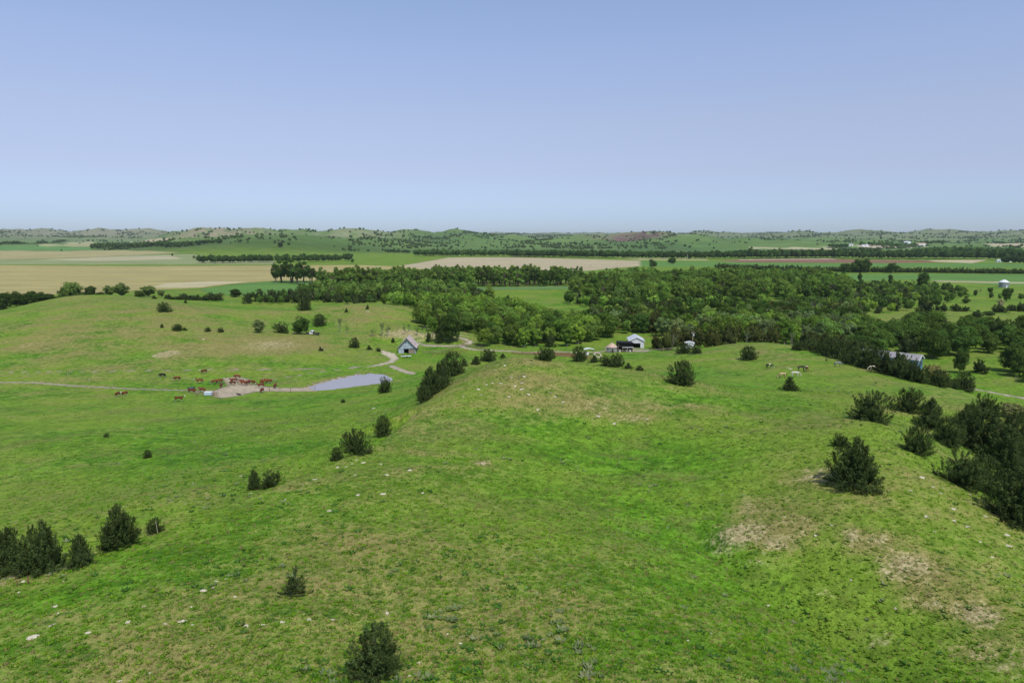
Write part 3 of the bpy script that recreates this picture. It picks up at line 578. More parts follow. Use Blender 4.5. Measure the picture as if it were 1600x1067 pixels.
# ------------------------------------------------------------------ cedars on the near slopes
NEAR=[]   # positions taken (x,y,r)
def C_(px,py,w,h,label,**k):
    e,W,Hh=put_cedar(px,py,w,h,label,**k); NEAR.append((e.location.x,e.location.y,W*.5)); return e
C_(588,1050,84,76,'large round dark cedar at the bottom edge of the photo',var=1)
C_(463,926,48,46,'thin scraggly cedar sapling on the bare foreground slope',crown=CED_SPARSE)
C_(184,853,62,70,'tall cedar with a forked top at the rim above the left pasture',var=0)
C_(128,883,42,52,'narrow pointed cedar just right of the cedar thicket by the bare cut',var=5)
C_(243,832,24,25,'low bushy cedar beside a bleached stick on the left rim',var=3)
for px,py,w,h,l,vr in [(-14,895,70,66,'cedar cut by the left photo edge in the thicket above the bare cut',0),(22,890,60,72,'leftmost pointed cedar of the thicket above the bare cut',5),(52,892,60,62,'low wide cedar in the middle of the thicket at the left edge',3),(75,890,60,84,'tallest cedar of the thicket at the left edge with a pointed crown',0),
  (398,764,26,34,'slim pointed cedar, left one of a pair on the slope rim',5),(421,761,32,30,'rounder cedar touching a slim pointed one on the slope rim',3),(527,719,21,22,'small brownish cedar left of a larger bush on the rim',1),(557,708,42,42,'broad bushy cedar between a small brownish one and an upright oval one',0),
  (598,681,28,34,'upright oval cedar alone on the slope below the pond',1),(600,614,20,28,'lone cedar with a bare trunk just in front of the pond',3),
  (664,627,26,26,'small olive cedar at the near foot of the dark cedar clump',1),(672,618,46,48,'wide dark cedar in the middle of the clump above the pond',0),(692,606,34,44,'tall cedar behind the wide one in the clump above the pond',5),(708,588,42,40,'round cedar at the upper end of the clump above the pond',1),(726,572,11,13,'tiny pointed cedar beside the upper end of the clump',5),
  (231,715,14,13,'small dark juniper alone in the wide left pasture',1),(166,683,8,8,'tiniest juniper dot far out in the left pasture',3),(536,629,8,6,'tiny bush on the slope below the pond end',1),
  (743,569,20,14,'spreading bush on the left shoulder of the central knoll',4),(762,564,26,20,'bushy cedar with spiky top behind the knoll shoulder',0),(786,560,14,9,'low bush showing over the top of the knoll',4),
  (850,563,26,25,'upright cedar on the crest of the central knoll',3),(861,560,14,15,'small cedar touching the right side of the upright crest cedar',1),
  (906,564,24,24,'round olive cedar on the right crest of the knoll',1),(928,566,18,12,'low bush between the round cedar and the thicket on the knoll crest',4),
  (948,571,20,18,'first cedar of the short thicket running down the knoll crest',3),(963,573,24,22,'middle cedar of the short thicket on the knoll crest',0),(981,576,18,10,'last low bush of the short thicket on the knoll crest',4),(1000,579,18,9,'separate low spiky bush further down the knoll crest',4),
  (1065,600,44,38,'big round cedar where the knoll meets the horse meadow',1),(1170,562,28,22,'round cedar near the far edge of the horse meadow',1),(1068,552,24,17,'low cedar in front of the low white shed on its left side',1),(1089,552,20,15,'low cedar in front of the utility pole on its right side',3),(1246,547,18,15,'dark cedar on the top of the horse meadow by the woods',1),
  (1234,611,36,24,'fallen-looking low pointed juniper in the middle of the horse meadow',4),
  (1310,696,22,22,'small cedar tucked behind the big one on the right slope',3),(1338,757,82,78,'biggest free-standing cedar on the right slope with dry grass around',0),(1358,657,58,50,'wide cedar with its shadow on the grass above the biggest one',3),
  (1419,643,42,40,'spiky cedar at the upper left of the right thicket',0),(1432,708,44,46,'round ball-shaped cedar left of the right thicket',1),(1451,668,48,48,'pointed cedar between the ball-shaped and spiky cedars',5),
  (1481,694,46,46,'dark low cedar at the left side of the right thicket',1),(1512,664,44,36,'cedar with several small tops at the back of the right thicket',0),(1537,652,42,40,'dark cedar beside the grey shrubs at the right edge',3),
  (1528,700,72,66,'large olive cedar in the centre of the right thicket',1),(1556,722,70,72,'tall dark cedar in the centre of the right thicket',0),(1503,760,66,62,'wide cedar at the lower left corner of the right thicket',3),(1536,768,54,60,'cedar next to the lower left corner of the right thicket',1),
  (1583,745,66,72,'cedar in the right thicket close to the photo edge',5),(1582,700,54,60,'cedar behind the right thicket against the photo edge',0),(1592,818,92,92,'huge cedar cut by the right photo edge at the thicket bottom',0),(1640,770,80,80,'cedar beyond the right photo edge behind the huge one',1),(1568,780,50,50,'dark cedar filling the gap above the huge one at the right edge',3)]:
    C_(px,py,w,h,l,var=vr)
# hedge of cedars along the far side of the horse meadow
g_='cedars in the hedge along the horse meadow'
_hx=[1272,1288,1303,1318,1333,1350,1366,1384,1400,1416,1432,1410,1375,1345,1322,1300]; _w='first second third fourth fifth sixth seventh eighth ninth tenth eleventh twelfth thirteenth fourteenth fifteenth sixteenth'.split(); HO=[_w[sorted(_hx).index(q)] for q in _hx]
for i,(px,py,w,h) in enumerate([(1272,549,26,22),(1288,553,30,26),(1303,558,34,32),(1318,563,38,36),(1333,568,40,38),(1350,573,42,40),(1366,578,38,40),(1384,584,40,37),(1400,588,40,40),(1416,592,38,40),(1432,597,32,33),(1410,583,30,26),(1375,571,34,30),(1345,563,34,36),(1322,556,30,30),(1300,551,24,24)]):
    C_(px,py,w*1.08,h,f'{HO[i]} dark cedar from the left in the dense hedge along the horse meadow',group=g_,tint=RT.choice([1.0,1.25,.85]))
for px,py,w,h,l in [(1466,604,32,28,'dark cedar beneath the blossoming shrub at the hedge end'),(1489,607,20,16,'small cedar between the blossoming shrub and the last one'),(1508,609,27,30,'last round cedar of the hedge beside the white lane'),(1477,604,20,16,'low cedar in the hedge end behind the small one'),(1513,613,12,6,'low dark bush below the last hedge cedar')]: C_(px,py,w,h,l,var=1)
# far side slopes of the left hill
for px,py,w,h,l,v_ in [(257,487,19,16,'dark spreading cedar alone high on the left hill',0),(277,516,17,10,'oval juniper on the left hillside',1),(289,516,9,5,'tiny bush touching the oval juniper on the left hillside',4),(253,512,6,6,'tiny juniper left of the oval one on the hillside',1),(325,518,10,7,'left one of two small dots on the hill saddle',1),(346,519,10,8,'right one of two small dots on the hill saddle',3),
   (222,463,6,5,'tiny bush on the hill crest under the background trees',1),(241,467,11,6,'low bush on the crest of the left hill',4),(290,474,6,6,'tiny pointed bush right of the crest bushes',5),
   (442,520,24,18,'dark bushy cedar left of the parked truck',3),(499,509,22,19,'round dark cedar behind the parked truck',1),(541,488,6,7,'tiny pointed cedar on the green spur',5),(574,483,6,7,'tiny cedar above a white rock on the green spur',5),
   (554,543,17,16,'round bush on the slope left of the barn',1),(577,546,12,7,'low bush between the round bush and the barn',4),(592,549,8,7,'small pointed bush on the bank left of the barn',3),(614,535,7,8,'small dark cedar just behind the barn',5),(501,548,9,7,'dark low bush on the open slope above the pond',4),
   (476,485,22,28,'tall dark cedar standing in the gap of the left hills',1)]:
    C_(px,py,w,h,l,var=v_)
# ------------------------------------------------------------------ other single trees and shrubs
def base0(px,py,z0=0.): 
    p=P(px,py,z0); return p[0],p[1]
def single(name,me,px,py,w,h,label,tint=(1,1,1),pos=None,cat='tree',group=None,wr=None):
    x,y=pos if pos else hit(px,py)[:2]; z=float(ground_z(x,y)[0]); depth=y*math.cos(PITCH)+(CH-z)*math.sin(PITCH)
    o=bpy.data.objects.new(name,me); COL.objects.link(o); W=w*depth/FPX*1.08; Hh=h*depth/FPX*1.05
    o.location=(x,y,z-.05); o.scale=(W,W,Hh); o.rotation_euler=(0,0,RT.uniform(0,6.28)); o.color=(*tint,1); tag(o,label,cat,group); return o
GRN=(.62,.70,.60)
single('leafy_tree',LEAFY[0],470,522,32,28,'full green tree right beside the parked truck',(.42,.55,.45))
single('leafy_tree',LEAFY[1],405,520,20,22,'grey-green tree on the saddle left of the dark bushes',(1.0,.9,1.2))
for px,py,w,h,l in [(531,519,14,26,'thin bare tree on a pale patch behind the spur'),(541,521,7,14,'short bare stem right of the thin bare tree'),(583,526,12,14,'small bare tree left of the bare clump'),(597,526,15,26,'tall bare tree in the clump left of the bank'),(606,526,12,22,'bare tree at the right side of the clump left of the bank')]:
    single('bare_tree',BARE[RT.integers(3)],px,py,w,h,l,(.8,.75,.8))
for i,(px,py,w,h) in enumerate([(632,523,8,18),(640,518,7,14),(652,524,8,18),(668,528,9,20),(676,531,10,18),(690,530,8,14),(660,522,7,16)]):
    single('bare_tree',BARE[i%3],px,py,w,h,'leafless brown tree on the tan bank behind the barn',(.8,.75,.8),group='leafless trees on the tan bank')
single('cedar_tree',CED_FAR[0],670,534,9,16,'dark cedar at the foot of the tan bank',(1,1,1))
single('leafy_tree',LEAFY[2],705,535,36,50,'big dark rounded tree right of the tan bank by the lane',(.35,.42,.35))
single('leafy_tree',LEAFY[3],688,536,22,32,'dark tree in front of the big rounded one by the lane',(.38,.40,.4))
single('leafy_tree',LEAFY[4],757,541,30,30,'yellow-green bush tree at the bend of the lane',(1.0,1.0,.6))
single('leafy_tree',LEAFY[5],1008,510,34,34,'pale-limbed tree with a forked white trunk above the white garage',(1.05,1.05,.8))
single('bare_tree',BARE[0],1011,508,12,22,'forked white dead trunk above the white garage',(2.0,2.0,1.9))
for px,py,w,h,t,l in [(1455,596,34,30,(1.9,1.25,1.7),'shrub with pinkish white blossoms in front of the blue house'),(1470,598,26,26,(2.0,1.4,1.9),'cream blossoming shrub at the right end of the hedge'),
    (1577,652,44,26,(1.45,1.05,1.6),'grey-brown leafless-looking shrub right of the right thicket'),(1602,658,40,28,(1.3,1.0,1.5),'grey-brown shrub cut by the right photo edge')]:
    single('flowering_shrub' if t[0]>1.6 else 'grey_shrub',WILLOW[RT.integers(4)],px,py,w,h,l,t,cat='shrub')
for px,py,w,h,k,l in [(1447,490,22,22,1,'large dark round tree at the left of the open right pasture'),(1465,486,9,8,1,'small round bush between the large and oval ones in the pasture'),(1474,487,10,12,1,'upright oval bush in the right pasture'),(1494.5,487,17,11,1,'wide dark bush in the middle of the right pasture'),(1508,487.5,12,8,1,'smaller bush touching the wide one in the right pasture'),
    (1510,476,15,9,0,'green bush further back in the right pasture'),(1525,497,17,12,1,'round dark bush nearest in the right pasture'),(1546,493,22,7,0,'flat spreading thicket right of the nearest pasture bush'),(1562,489,18,13,1,'dark bush with white blossoms above it'),(1562,487,12,22,2,'white blossoming tree behind the dark pasture bush'),(1580,487,15,10,1,'low dark bush right of the white blossoming tree'),(1594,488,13,14,1,'dark bush at the right photo edge in the pasture'),(1426,496,14,8,0,'low green bush at the left end of the right pasture'),
    (1572,474,14,24,3,'dark round-topped tree standing right under the grain bin'),(1500,577,24,40,3,'rounded green tree on the lower meadow beyond the lane'),(1530,577,22,20,1,'dark bush right of the rounded meadow tree'),(1588,590,6,14,4,'tiny bare sapling on the meadow beside the lane'),(1420,505,14,12,2,'white blossoming bush at the left of the right pasture')]:
    me=[LEAFY[RT.integers(6)],CED_FAR[RT.integers(5)],WILLOW[0],LEAFY[2],BARE[1]][k]; t=[(.6,.66,.6),(.85,.85,.85),(3.0,1.9,4.0),(.42,.5,.42),(1,1,1)][k]
    single(['leafy_bush','cedar_bush','flowering_tree','leafy_tree','bare_tree'][k],me,px,py,w,h,l,t,pos=base0(px,py,-1),cat='bush' if k<2 else 'tree')
# behind the left hill: only the tops show over its crest
for px,D,w,top,k,t,l in [(121,540,36,437,0,(1.0,1.05,.9),'bright rounded tree showing over the left hill crest'),(106,530,18,446,0,(.9,.95,.8),'small green tree left of the bright rounded one on the crest line'),(148,535,24,445,0,(.35,.40,.36),'dark round tree right of the bright rounded one'),
    (178,560,24,443,2,(1.0,.95,1.0),'loose grey-green tree in the middle of the crest line'),(196,560,34,439,2,(.9,.9,.9),'tallest loose tree on the left hill crest line'),(238,560,30,443,2,(.95,.95,1.0),'pale loose tree right of the tallest crest tree'),(224,545,20,452,0,(.6,.62,.5),'low tree between the loose crest trees'),
    (258,560,16,451,2,(1.1,1.0,1.2),'thin pale tree at the right end of the crest line'),(163,520,20,455,0,(.55,.55,.5),'low brownish tree between the crest trees'),(372,560,22,450,0,(.35,.40,.33),'dark round tree standing alone behind the hill saddle'),(348,560,18,456,2,(1.0,.95,1.1),'pale loose tree left of the dark round one'),
    (396,556,16,457,0,(.35,.4,.35),'dark bush behind the hill saddle'),(500,600,30,449,0,(.4,.45,.38),'dark wide tree in front of the tall cottonwoods')]:
    x,y,_=Q(px,D,0); z=float(ground_z(x,y)[0]); dp_=math.atan((top-533.5)/FPX)+PITCH; Ht=CH-y/math.cos(math.atan((px-800)/FPX))*0-y*math.tan(dp_)-z
    o=single('leafy_tree' if k==0 else 'willow_tree',(LEAFY if k==0 else WILLOW)[RT.integers(4)],px,0,w,10,l,t,pos=(x,y)); o.scale[2]=Ht*1.02; 
for i in range(15):
    px=268+i*5.6+RT.uniform(-2,2); D=515+RT.uniform(-12,12); x,y,_=Q(px,D,0); o=single('cedar_tree',CED_FAR[i%5],px,0,13,16,'dark pointed cedar in the row behind the left hill crest',(1,1,1),pos=(x,y),group='cedars in the row behind the left hill')
    o.scale[2]=CH-D*math.tan(math.atan((462-i*.3+RT.uniform(-3,6)-533.5)/FPX)+PITCH)-o.location.z
for i in range(22):
    px=-30+i*5.6+RT.uniform(-2,2); D=RT.uniform(440,500); x,y,_=Q(px,D,0); top=451+RT.uniform(0,8)+(i>17)*4
    o=single('leafy_tree',LEAFY[i%6],px,0,24,20,'dark green tree in the grove behind the left edge of the hill',(.33,.40,.33),pos=(x,y),group='trees in the dark grove at the left edge')
    o.scale[2]=CH-D*math.tan(math.atan((top-533.5)/FPX)+PITCH)-o.location.z
# the three tall cottonwoods in the fields
for px,py,w,h,l in [(440,441,26,36,'leftmost tall cottonwood of the group before the golden field'),(456,442,36,39,'tallest cottonwood with a bare lower trunk before the golden field'),(474,441,28,33,'right cottonwood of the tall group before the golden field'),(431,442,14,30,'thin cottonwood on the left rim of the tall group'),(465,444,22,30,'low cottonwood in front of the tall group'),(487,442,22,29,'cottonwood joining the tall group to the row on its right')]:
    single('cottonwood_tree',COTTON[RT.integers(4)],px,py,w*1.25,h,l,(.42,.52,.45),pos=base0(px,py))
# ------------------------------------------------------------------ the woods in the valley
COUNT={'leafy_tree':0,'willow_tree':0,'cottonwood_tree':0,'cedar_tree':0,'bare_tree':0}
PLACED=[]; EXTRA=[]
EXCL=[(base0(995,535)[0],base0(995,535)[1],12),(base0(955,548)[0],base0(955,548)[1],9),(base0(978,548)[0],base0(978,548)[1],9)]
EXCL+=[(base0(1080,549)[0],base0(1080,549)[1],9)]
HOUSE=Q(1420,283,-2.5)
EXCL+=[(HOUSE[0],HOUSE[1],15),(HOUSE[0]+6,HOUSE[1]-14,12),(HOUSE[0]-8,HOUSE[1]-10,12),(HOUSE[0]+12,HOUSE[1]-24,9)]
LANES=[base0(*p) for p in [(722,528.5),(738,535),(715,541),(740,546),(800,549),(900,550),(1010,548)]]
BR=(1.1,1.28,.72);MID=(.86,.98,.70);DK=(.50,.62,.46);GY=(1.15,1.10,1.5);YG=(1.2,1.25,.55)
ZONES=[ # name of place, polygon of foot points, lateral spacing, mix [(kind, weight, h0, h1, tint)]
 ('beside the lane left of the white garage',[(650,500),(700,492),(800,502),(880,512),(962,524),(940,534),(900,540),(840,543),(765,541),(745,530),(706,520),(668,521)],5.6,[('leafy_tree',5,9,13,MID),('leafy_tree',3,8,12,BR),('leafy_tree',3,8,12,DK),('willow_tree',2,9,12,BR),('cedar_tree',2,6,9,(1.2,1,1))]),
 ('in the bright green wood behind the green spur',[(590,476),(640,470),(720,472),(790,482),(850,494),(870,506),(800,502),(700,492),(652,500),(620,480)],5.6,[('leafy_tree',4,8,11,BR),('willow_tree',3,8,11,BR),('willow_tree',1,8,10,YG),('leafy_tree',2,8,11,MID),('cedar_tree',2,6,8,(1,1,1))]),
 ('in the tall row before the golden field',[(500,447),(680,441),(905,441),(905,447),(700,449),(520,455)],7.5,[('cottonwood_tree',5,17,22,MID),('cottonwood_tree',2,15,20,DK),('leafy_tree',2,12,17,DK)]),
 ('in the mixed wood before the tall row',[(470,458),(560,452),(690,450),(735,458),(770,474),(720,472),(640,468),(560,472),(480,470)],7,[('leafy_tree',5,10,14,MID),('leafy_tree',3,9,13,DK),('cedar_tree',4,7,10,(1,1,1)),('bare_tree',1,8,12,(1,1,1)),('cottonwood_tree',1,12,15,MID)]),
 ('in the dark thicket behind the hill gap',[(385,476),(400,468),(520,463),(600,464),(590,474),(560,478),(500,472),(440,476)],7,[('cedar_tree',6,6,9,(1,1,1)),('leafy_tree',1,7,9,DK)]),
 ('in the big round grove beyond the small meadow',[(892,462),(905,450),(950,441),(1100,437),(1280,440),(1325,452),(1300,470),(1180,474),(1100,472),(1000,478),(930,472)],9,[('leafy_tree',5,13,19,MID),('leafy_tree',2,12,18,DK),('cottonwood_tree',4,15,20,MID),('willow_tree',3,13,17,(.8,.92,.75))]),
 ('at the near edge of the big round grove',[(888,470),(930,474),(1000,480),(1100,476),(1190,478),(1200,484),(1100,486),(1000,489),(930,482),(886,475)],7,[('leafy_tree',4,7,11,BR),('leafy_tree',4,7,11,DK),('cedar_tree',3,6,8,(1,1,1))]),
 ('in the dark mixed wood above the white garage',[(880,508),(930,500),(1000,498),(1080,502),(1160,500),(1210,486),(1290,480),(1345,494),(1335,514),(1240,512),(1150,516),(1040,520),(980,524)],5.6,[('cedar_tree',6,6,10,(1.35,1.1,1)),('leafy_tree',4,8,12,DK),('leafy_tree',2,8,12,MID),('bare_tree',2,8,11,(1,1,1)),('willow_tree',2,8,11,GY)]),
 ('in the pale willow wood behind the horse meadow',[(1030,524),(1090,517),(1200,513),(1340,518),(1335,533),(1250,540),(1150,538),(1060,536)],5.4,[('willow_tree',6,9,13,GY),('willow_tree',3,9,13,BR),('leafy_tree',3,9,13,MID)]),
 ('at the dark wood edge behind the horse meadow',[(1015,546),(1040,540),(1150,540),(1250,542),(1335,536),(1350,556),(1290,552),(1200,543),(1150,553),(1075,553)],5,[('cedar_tree',7,6,9,(1.35,1.08,.95)),('leafy_tree',2,8,11,DK),('bare_tree',1,7,9,(1,1,1))]),
 ('in the dark wood behind the blue house',[(1335,528),(1420,513),(1600,519),(1700,524),(1700,552),(1600,548),(1520,544),(1480,553),(1440,552),(1380,556)],6.5,[('leafy_tree',7,9,13,DK),('leafy_tree',3,9,13,(.55,.66,.5)),('cedar_tree',1,6,9,(1,1,1))]),
 ('at the right photo edge beyond the lower meadow',[(1590,556),(1700,556),(1700,590),(1600,587),(1575,580),(1588,566)],6,[('leafy_tree',7,8,12,DK),('cedar_tree',1,5,8,(1,1,1))]),
 ('in the loose scrub before the right-hand green field',[(1285,474),(1300,446),(1380,446),(1480,452),(1510,462),(1480,478),(1400,486),(1345,490)],6.5,[('leafy_tree',3,6,9,MID),('leafy_tree',3,7,10,DK),('cedar_tree',5,5,8,(1,1,1)),('leafy_tree',1,6,8,YG),('bare_tree',1,7,9,(1,1,1))]),
 ('in the scrub under the grain bin',[(1500,462),(1560,458),(1680,462),(1680,472),(1560,470),(1510,472)],13,[('leafy_tree',2,4,6,MID),('leafy_tree',2,5,7,DK),('cedar_tree',3,4,7,(1,1,1)),('bare_tree',1,6,8,(1,1,1))]),
]
MESHES={'leafy_tree':LEAFY,'willow_tree':WILLOW,'cottonwood_tree':COTTON,'cedar_tree':CED_FAR,'bare_tree':BARE}
KW={'leafy_tree':'broadleaf tree','willow_tree':'willow-like tree','cottonwood_tree':'tall cottonwood','cedar_tree':'cedar','bare_tree':'leafless tree'}
def tone_word(t,kind):
    if kind=='cedar_tree': return 'dark'
    if kind=='bare_tree': return 'grey'
    return {BR:'bright green',MID:'mid green',DK:'dark green',GY:'grey-green',YG:'yellow-green'}.get(t,'dull green')
cand=[]
for zi,(zn,poly,sp_,mix) in enumerate(ZONES):
    W=[base0(*p) for p in poly]; xs=[p[0] for p in W]; ys=[p[1] for p in W]
    pts=[]; area=(max(xs)-min(xs))*(max(ys)-min(ys)); tries=int(area/(sp_*sp_)*9)
    X=RT.uniform(min(xs),max(xs),tries); Y=RT.uniform(min(ys),max(ys),tries); ok=inpoly(X,Y,W)
    wt=np.array([m[1] for m in mix],float); wt/=wt.sum()
    cellk={}
    for x,y in zip(X[ok],Y[ok]):
        ci,cj=int(x//sp_),int(y//(sp_*1.6)); bad=False
        for a in (-1,0,1):
            for b in (-1,0,1):
                for (qx,qy) in cellk.get((ci+a,cj+b),()):
                    if ((qx-x)/sp_)**2+((qy-y)/(sp_*1.5))**2<1: bad=True
        if bad or any((x-ex)**2+(y-ey)**2<er*er for ex,ey,er in EXCL): continue
        if seg_dist(np.array([x]),np.array([y]),LANES)[0]<6: continue
        cellk.setdefault((ci,cj),[]).append((x,y))
        # kinds drift in clumps
        q=fbm(np.array([x/30]),np.array([y/45]),2,zi+5)[0]*1.4+RT.uniform(0,1); k=int(np.searchsorted(np.cumsum(wt),q%1.0)); k=min(k,len(mix)-1)
        kind,_,h0,h1,t=mix[k]; cand.append((math.hypot(x,y),x,y,kind,RT.uniform(h0,h1),t,zn))
_zx={}
for c in cand: _zx.setdefault(c[6],[]).append((c[1]/c[2],c[2]))
_zq={k:(np.quantile([a[0] for a in v],[.2,.4,.6,.8]),np.quantile([a[1] for a in v],[.33,.66])) for k,v in _zx.items()}
def where_(zn,x,y):
    a,b=_zq[zn]; return ['nearer ','','farther '][int(np.searchsorted(b,y))]+['far left ','left ','middle ','right ','far right '][int(np.searchsorted(a,x/y))]
cand.sort(key=lambda c:-c[4]/c[0])
for d,x,y,kind,h,t,zn in cand:
    if COUNT[kind]>=(230 if kind=='cedar_tree' else 290): EXTRA.append((x,y,kind,h,t)); continue
    COUNT[kind]+=1; z=float(ground_z(x,y)[0])
    me=MESHES[kind][RT.integers(len(MESHES[kind]))]
    o=bpy.data.objects.new(kind,me); COL.objects.link(o); o.location=(x,y,z-.1); 
    wf={'leafy_tree':.86,'willow_tree':.78,'cottonwood_tree':.72,'cedar_tree':.80,'bare_tree':.7}[kind]*RT.uniform(.92,1.32); h*=1.06; o.scale=(h*wf,h*wf,h); o.rotation_euler=(0,0,RT.uniform(0,6.28))
    j=RT.uniform(.72,1.32); o.color=(t[0]*j*RT.uniform(.92,1.1),t[1]*j,t[2]*j*RT.uniform(.9,1.1),1)
    sub_=where_(zn,x,y); tag(o,f'{sub_}{tone_word(t,kind)} {KW[kind]} {zn}','tree',f'{sub_}{tone_word(t,kind)} {KW[kind]}s {zn}')
# ------------------------------------------------------------------ distant woods, one mass each
def lowtree(seed,kind):
    rg=np.random.default_rng(seed)
    if kind=='cedar': v,f,c=cedar_geo(seed,60,12,'cone',.17); cv,cf=blobcore(seed,.33,.42,.45,1)
    elif kind=='dot': v=np.zeros((0,3)); f=np.zeros((0,4),int); c=np.zeros((0,3)); cv,cf=blobcore(seed,.48,.5,.45,0 if False else 1); cv=cv*(1+rg.uniform(-.22,.22,(len(cv),1))*[1,1,.6])
    else: v,f,c,cc=leafy_geo(seed,10,120,.12,(.46,.46,.55),.15); cv,cf=blobcore(seed,.36,.36,.52,1)
    cf4=np.hstack([cf,cf[:,2:3]]) if False else cf
    return v,f,c,cv,cf
LOW={k:[lowtree(700+i,k) for i in range(5)] for k in ('cedar','dot','leaf')}
def mass(name,items,kindmat,label):
    Vq=[];Fq=[];Cq=[];Vt=[];Ft=[];Ct=[];nq=0;nt_=0
    for (x,y,z,w,h,kd,t) in items:
        v,f,c,cv,cf=LOW[kd][RT.integers(5)]; a=RT.uniform(0,6.28); M=np.array([[math.cos(a)*w,-math.sin(a)*w,0],[math.sin(a)*w,math.cos(a)*w,0],[0,0,h]])
        if len(v): Vq.append(v@M.T+[x,y,z]);Fq.append(f+nq);Cq.append(c*t);nq+=len(v)
        Vt.append(cv@M.T+[x,y,z]);Ft.append(cf+nt_);Ct.append(np.ones((len(cv),3))*t*(.8 if len(v) else 1.)*RT.uniform(.85,1.15));nt_+=len(cv)
    parts=[]
    if Vq: parts.append((np.vstack(Vq),np.vstack(Fq),np.vstack(Cq),0))
    parts.append((np.vstack(Vt),np.vstack(Ft),np.vstack(Ct),0))
    me=geo_obj(name,parts,[kindmat]); o=bpy.data.objects.new(name,me); COL.objects.link(o); tag(o,label,None,None,'stuff'); return o
def belt(pts,rows_,step,depth,h0,h1,kd,tint,tmin=600):
    W=[hit(px,py,tmin) for px,py in pts]; it=[]
    for (a,b) in zip(W[:-1],W[1:]):
        L=math.hypot(a[0]-b[0],a[1]-b[1]); n=max(1,int(L/step))
        for r_ in range(rows_):
            for i in range(n):
                u=(i+RT.uniform(0,1))/n; x=a[0]+(b[0]-a[0])*u+RT.normal(0,1.5); y=a[1]+(b[1]-a[1])*u+r_*depth+RT.normal(0,depth*.3); h=RT.uniform(h0,h1)
                it.append((x,y,float(ground_z(x,y)[0])-.3,h*RT.uniform(.75,1.1)*(.8 if kd=='cedar' else 1),h,kd,np.array(tint)*RT.uniform(.8,1.2)))
    return it
if EXTRA:
    lt=[(x,y,float(ground_z(x,y)[0])-.2,h*.85,h,'leaf',np.array(t)*RT.uniform(.85,1.15)) for x,y,k,h,t in EXTRA if k!='cedar_tree']
    if lt: mass('distant_wood',lt,M_LEAF,'crowded treetops deep in the valley woods')
    ct=[(x,y,float(ground_z(x,y)[0])-.2,h*.8,h,'cedar',np.ones(3)) for x,y,k,h,t in EXTRA if k=='cedar_tree']
    if ct: mass('distant_cedars',ct,M_CEDAR,'crowded dark cedars deep in the valley woods')
FD=(.34,.44,.40);FM=(.45,.58,.48)
b=belt([(140,388),(200,388.5),(260,387),(300,385),(345,381)],3,11,14,12,17,'leaf',FD)+belt([(-60,384),(20,382.5),(60,381),(98,377.5)],3,12,14,10,15,'leaf',FD)
b+=belt([(305,411),(360,411),(420,410),(480,409.5),(545,408)],3,8,9,12,17,'leaf',FD)+belt([(548,411),(556,411)],1,8,6,9,12,'leaf',FM)+belt([(300,405),(304,405)],1,8,6,9,10,'leaf',(1.5,1.3,1.8))+belt([(265,401),(267,401)],1,8,4,8,10,'leaf',FD)
mass('left_tree_belts',b,M_LEAF,'dark tree belts between the far golden fields on the left')
b=belt([(650,400),(700,401),(760,400.5),(800,401),(880,402),(960,403.5)],3,9,16,14,19,'leaf',FM)+belt([(800,402),(960,403.5),(1065,405),(1160,404)],3,9,12,15,20,'leaf',FD)+belt([(600,394),(640,396)],2,10,10,8,12,'leaf',FD)
mass('middle_tree_belts',b,M_LEAF,'tree belt along the foot of the green hills')
b=belt([(1160,404.5),(1250,404),(1340,404.5),(1420,405),(1500,405),(1560,406),(1640,409)],4,9,16,17,23,'leaf',FD)+belt([(1440,400),(1500,398),(1600,400)],3,10,20,18,24,'leaf',FM)+belt([(1570,412),(1620,414)],2,9,8,14,18,'leaf',FD)
b+=belt([(1297,388),(1325,388)],3,9,10,14,18,'leaf',FD)+belt([(1555,380),(1640,381)],2,10,10,12,15,'leaf',FD)+belt([(1345,384),(1380,386),(1440,383),(1480,380)],2,11,20,12,17,'leaf',FM)
mass('right_tree_belts',b,M_LEAF,'dark tree belt behind the red soil field on the right')
b=belt([(1120,419),(1195,422),(1300,424.5),(1400,426),(1500,427),(1600,428),(1680,428.5)],2,2.4,4,6.5,8.5,'cedar',(1,1,1))
mass('cedar_windbreak',b,M_CEDAR,'long dark cedar windbreak across the green field on the right')
for px,py,w,h,l in [(1322,426,20,16,'broad tree in the windbreak left of the tallest pair'),(1339,426,24,22,'left tree of the tall pair in the windbreak'),(1350,426,22,22,'right tree of the tall pair in the windbreak'),(1393,427,20,17,'single rounded tree standing up in the windbreak right of the pair'),(1307,444,11,18,'upright tree at the near edge of the right green field'),(1343,441,7,16,'slim poplar at the near edge of the right green field'),(1440,455,22,32,'tall tree rising above the scrub at the green field'),(1391,443,10,15,'small upright tree at the middle of the green field edge'),(1325,442,16,11,'rounded low tree near the left end of the green field'),
   (1018,411,9,6,'left one of three round trees at the tan field corner'),(1050,412,18,10,'widest of three round trees at the tan field corner'),(1020,419,14,12,'round tree peeping over the big grove')]:
    single('field_tree',LEAFY[RT.integers(6)],px,py,w,h,l,(.4,.5,.45),pos=base0(px,py))
for px,py,w,h,l in [(438,386,10,8,'round dark tree alone on the far green hill'),(1077,405,6,8,'small dark tree by the far field pole')]:
    x,y,_=hit(px,py,600); single('field_tree',LEAFY[1],px,py,w,h,l,(.3,.38,.33),pos=(x,y))
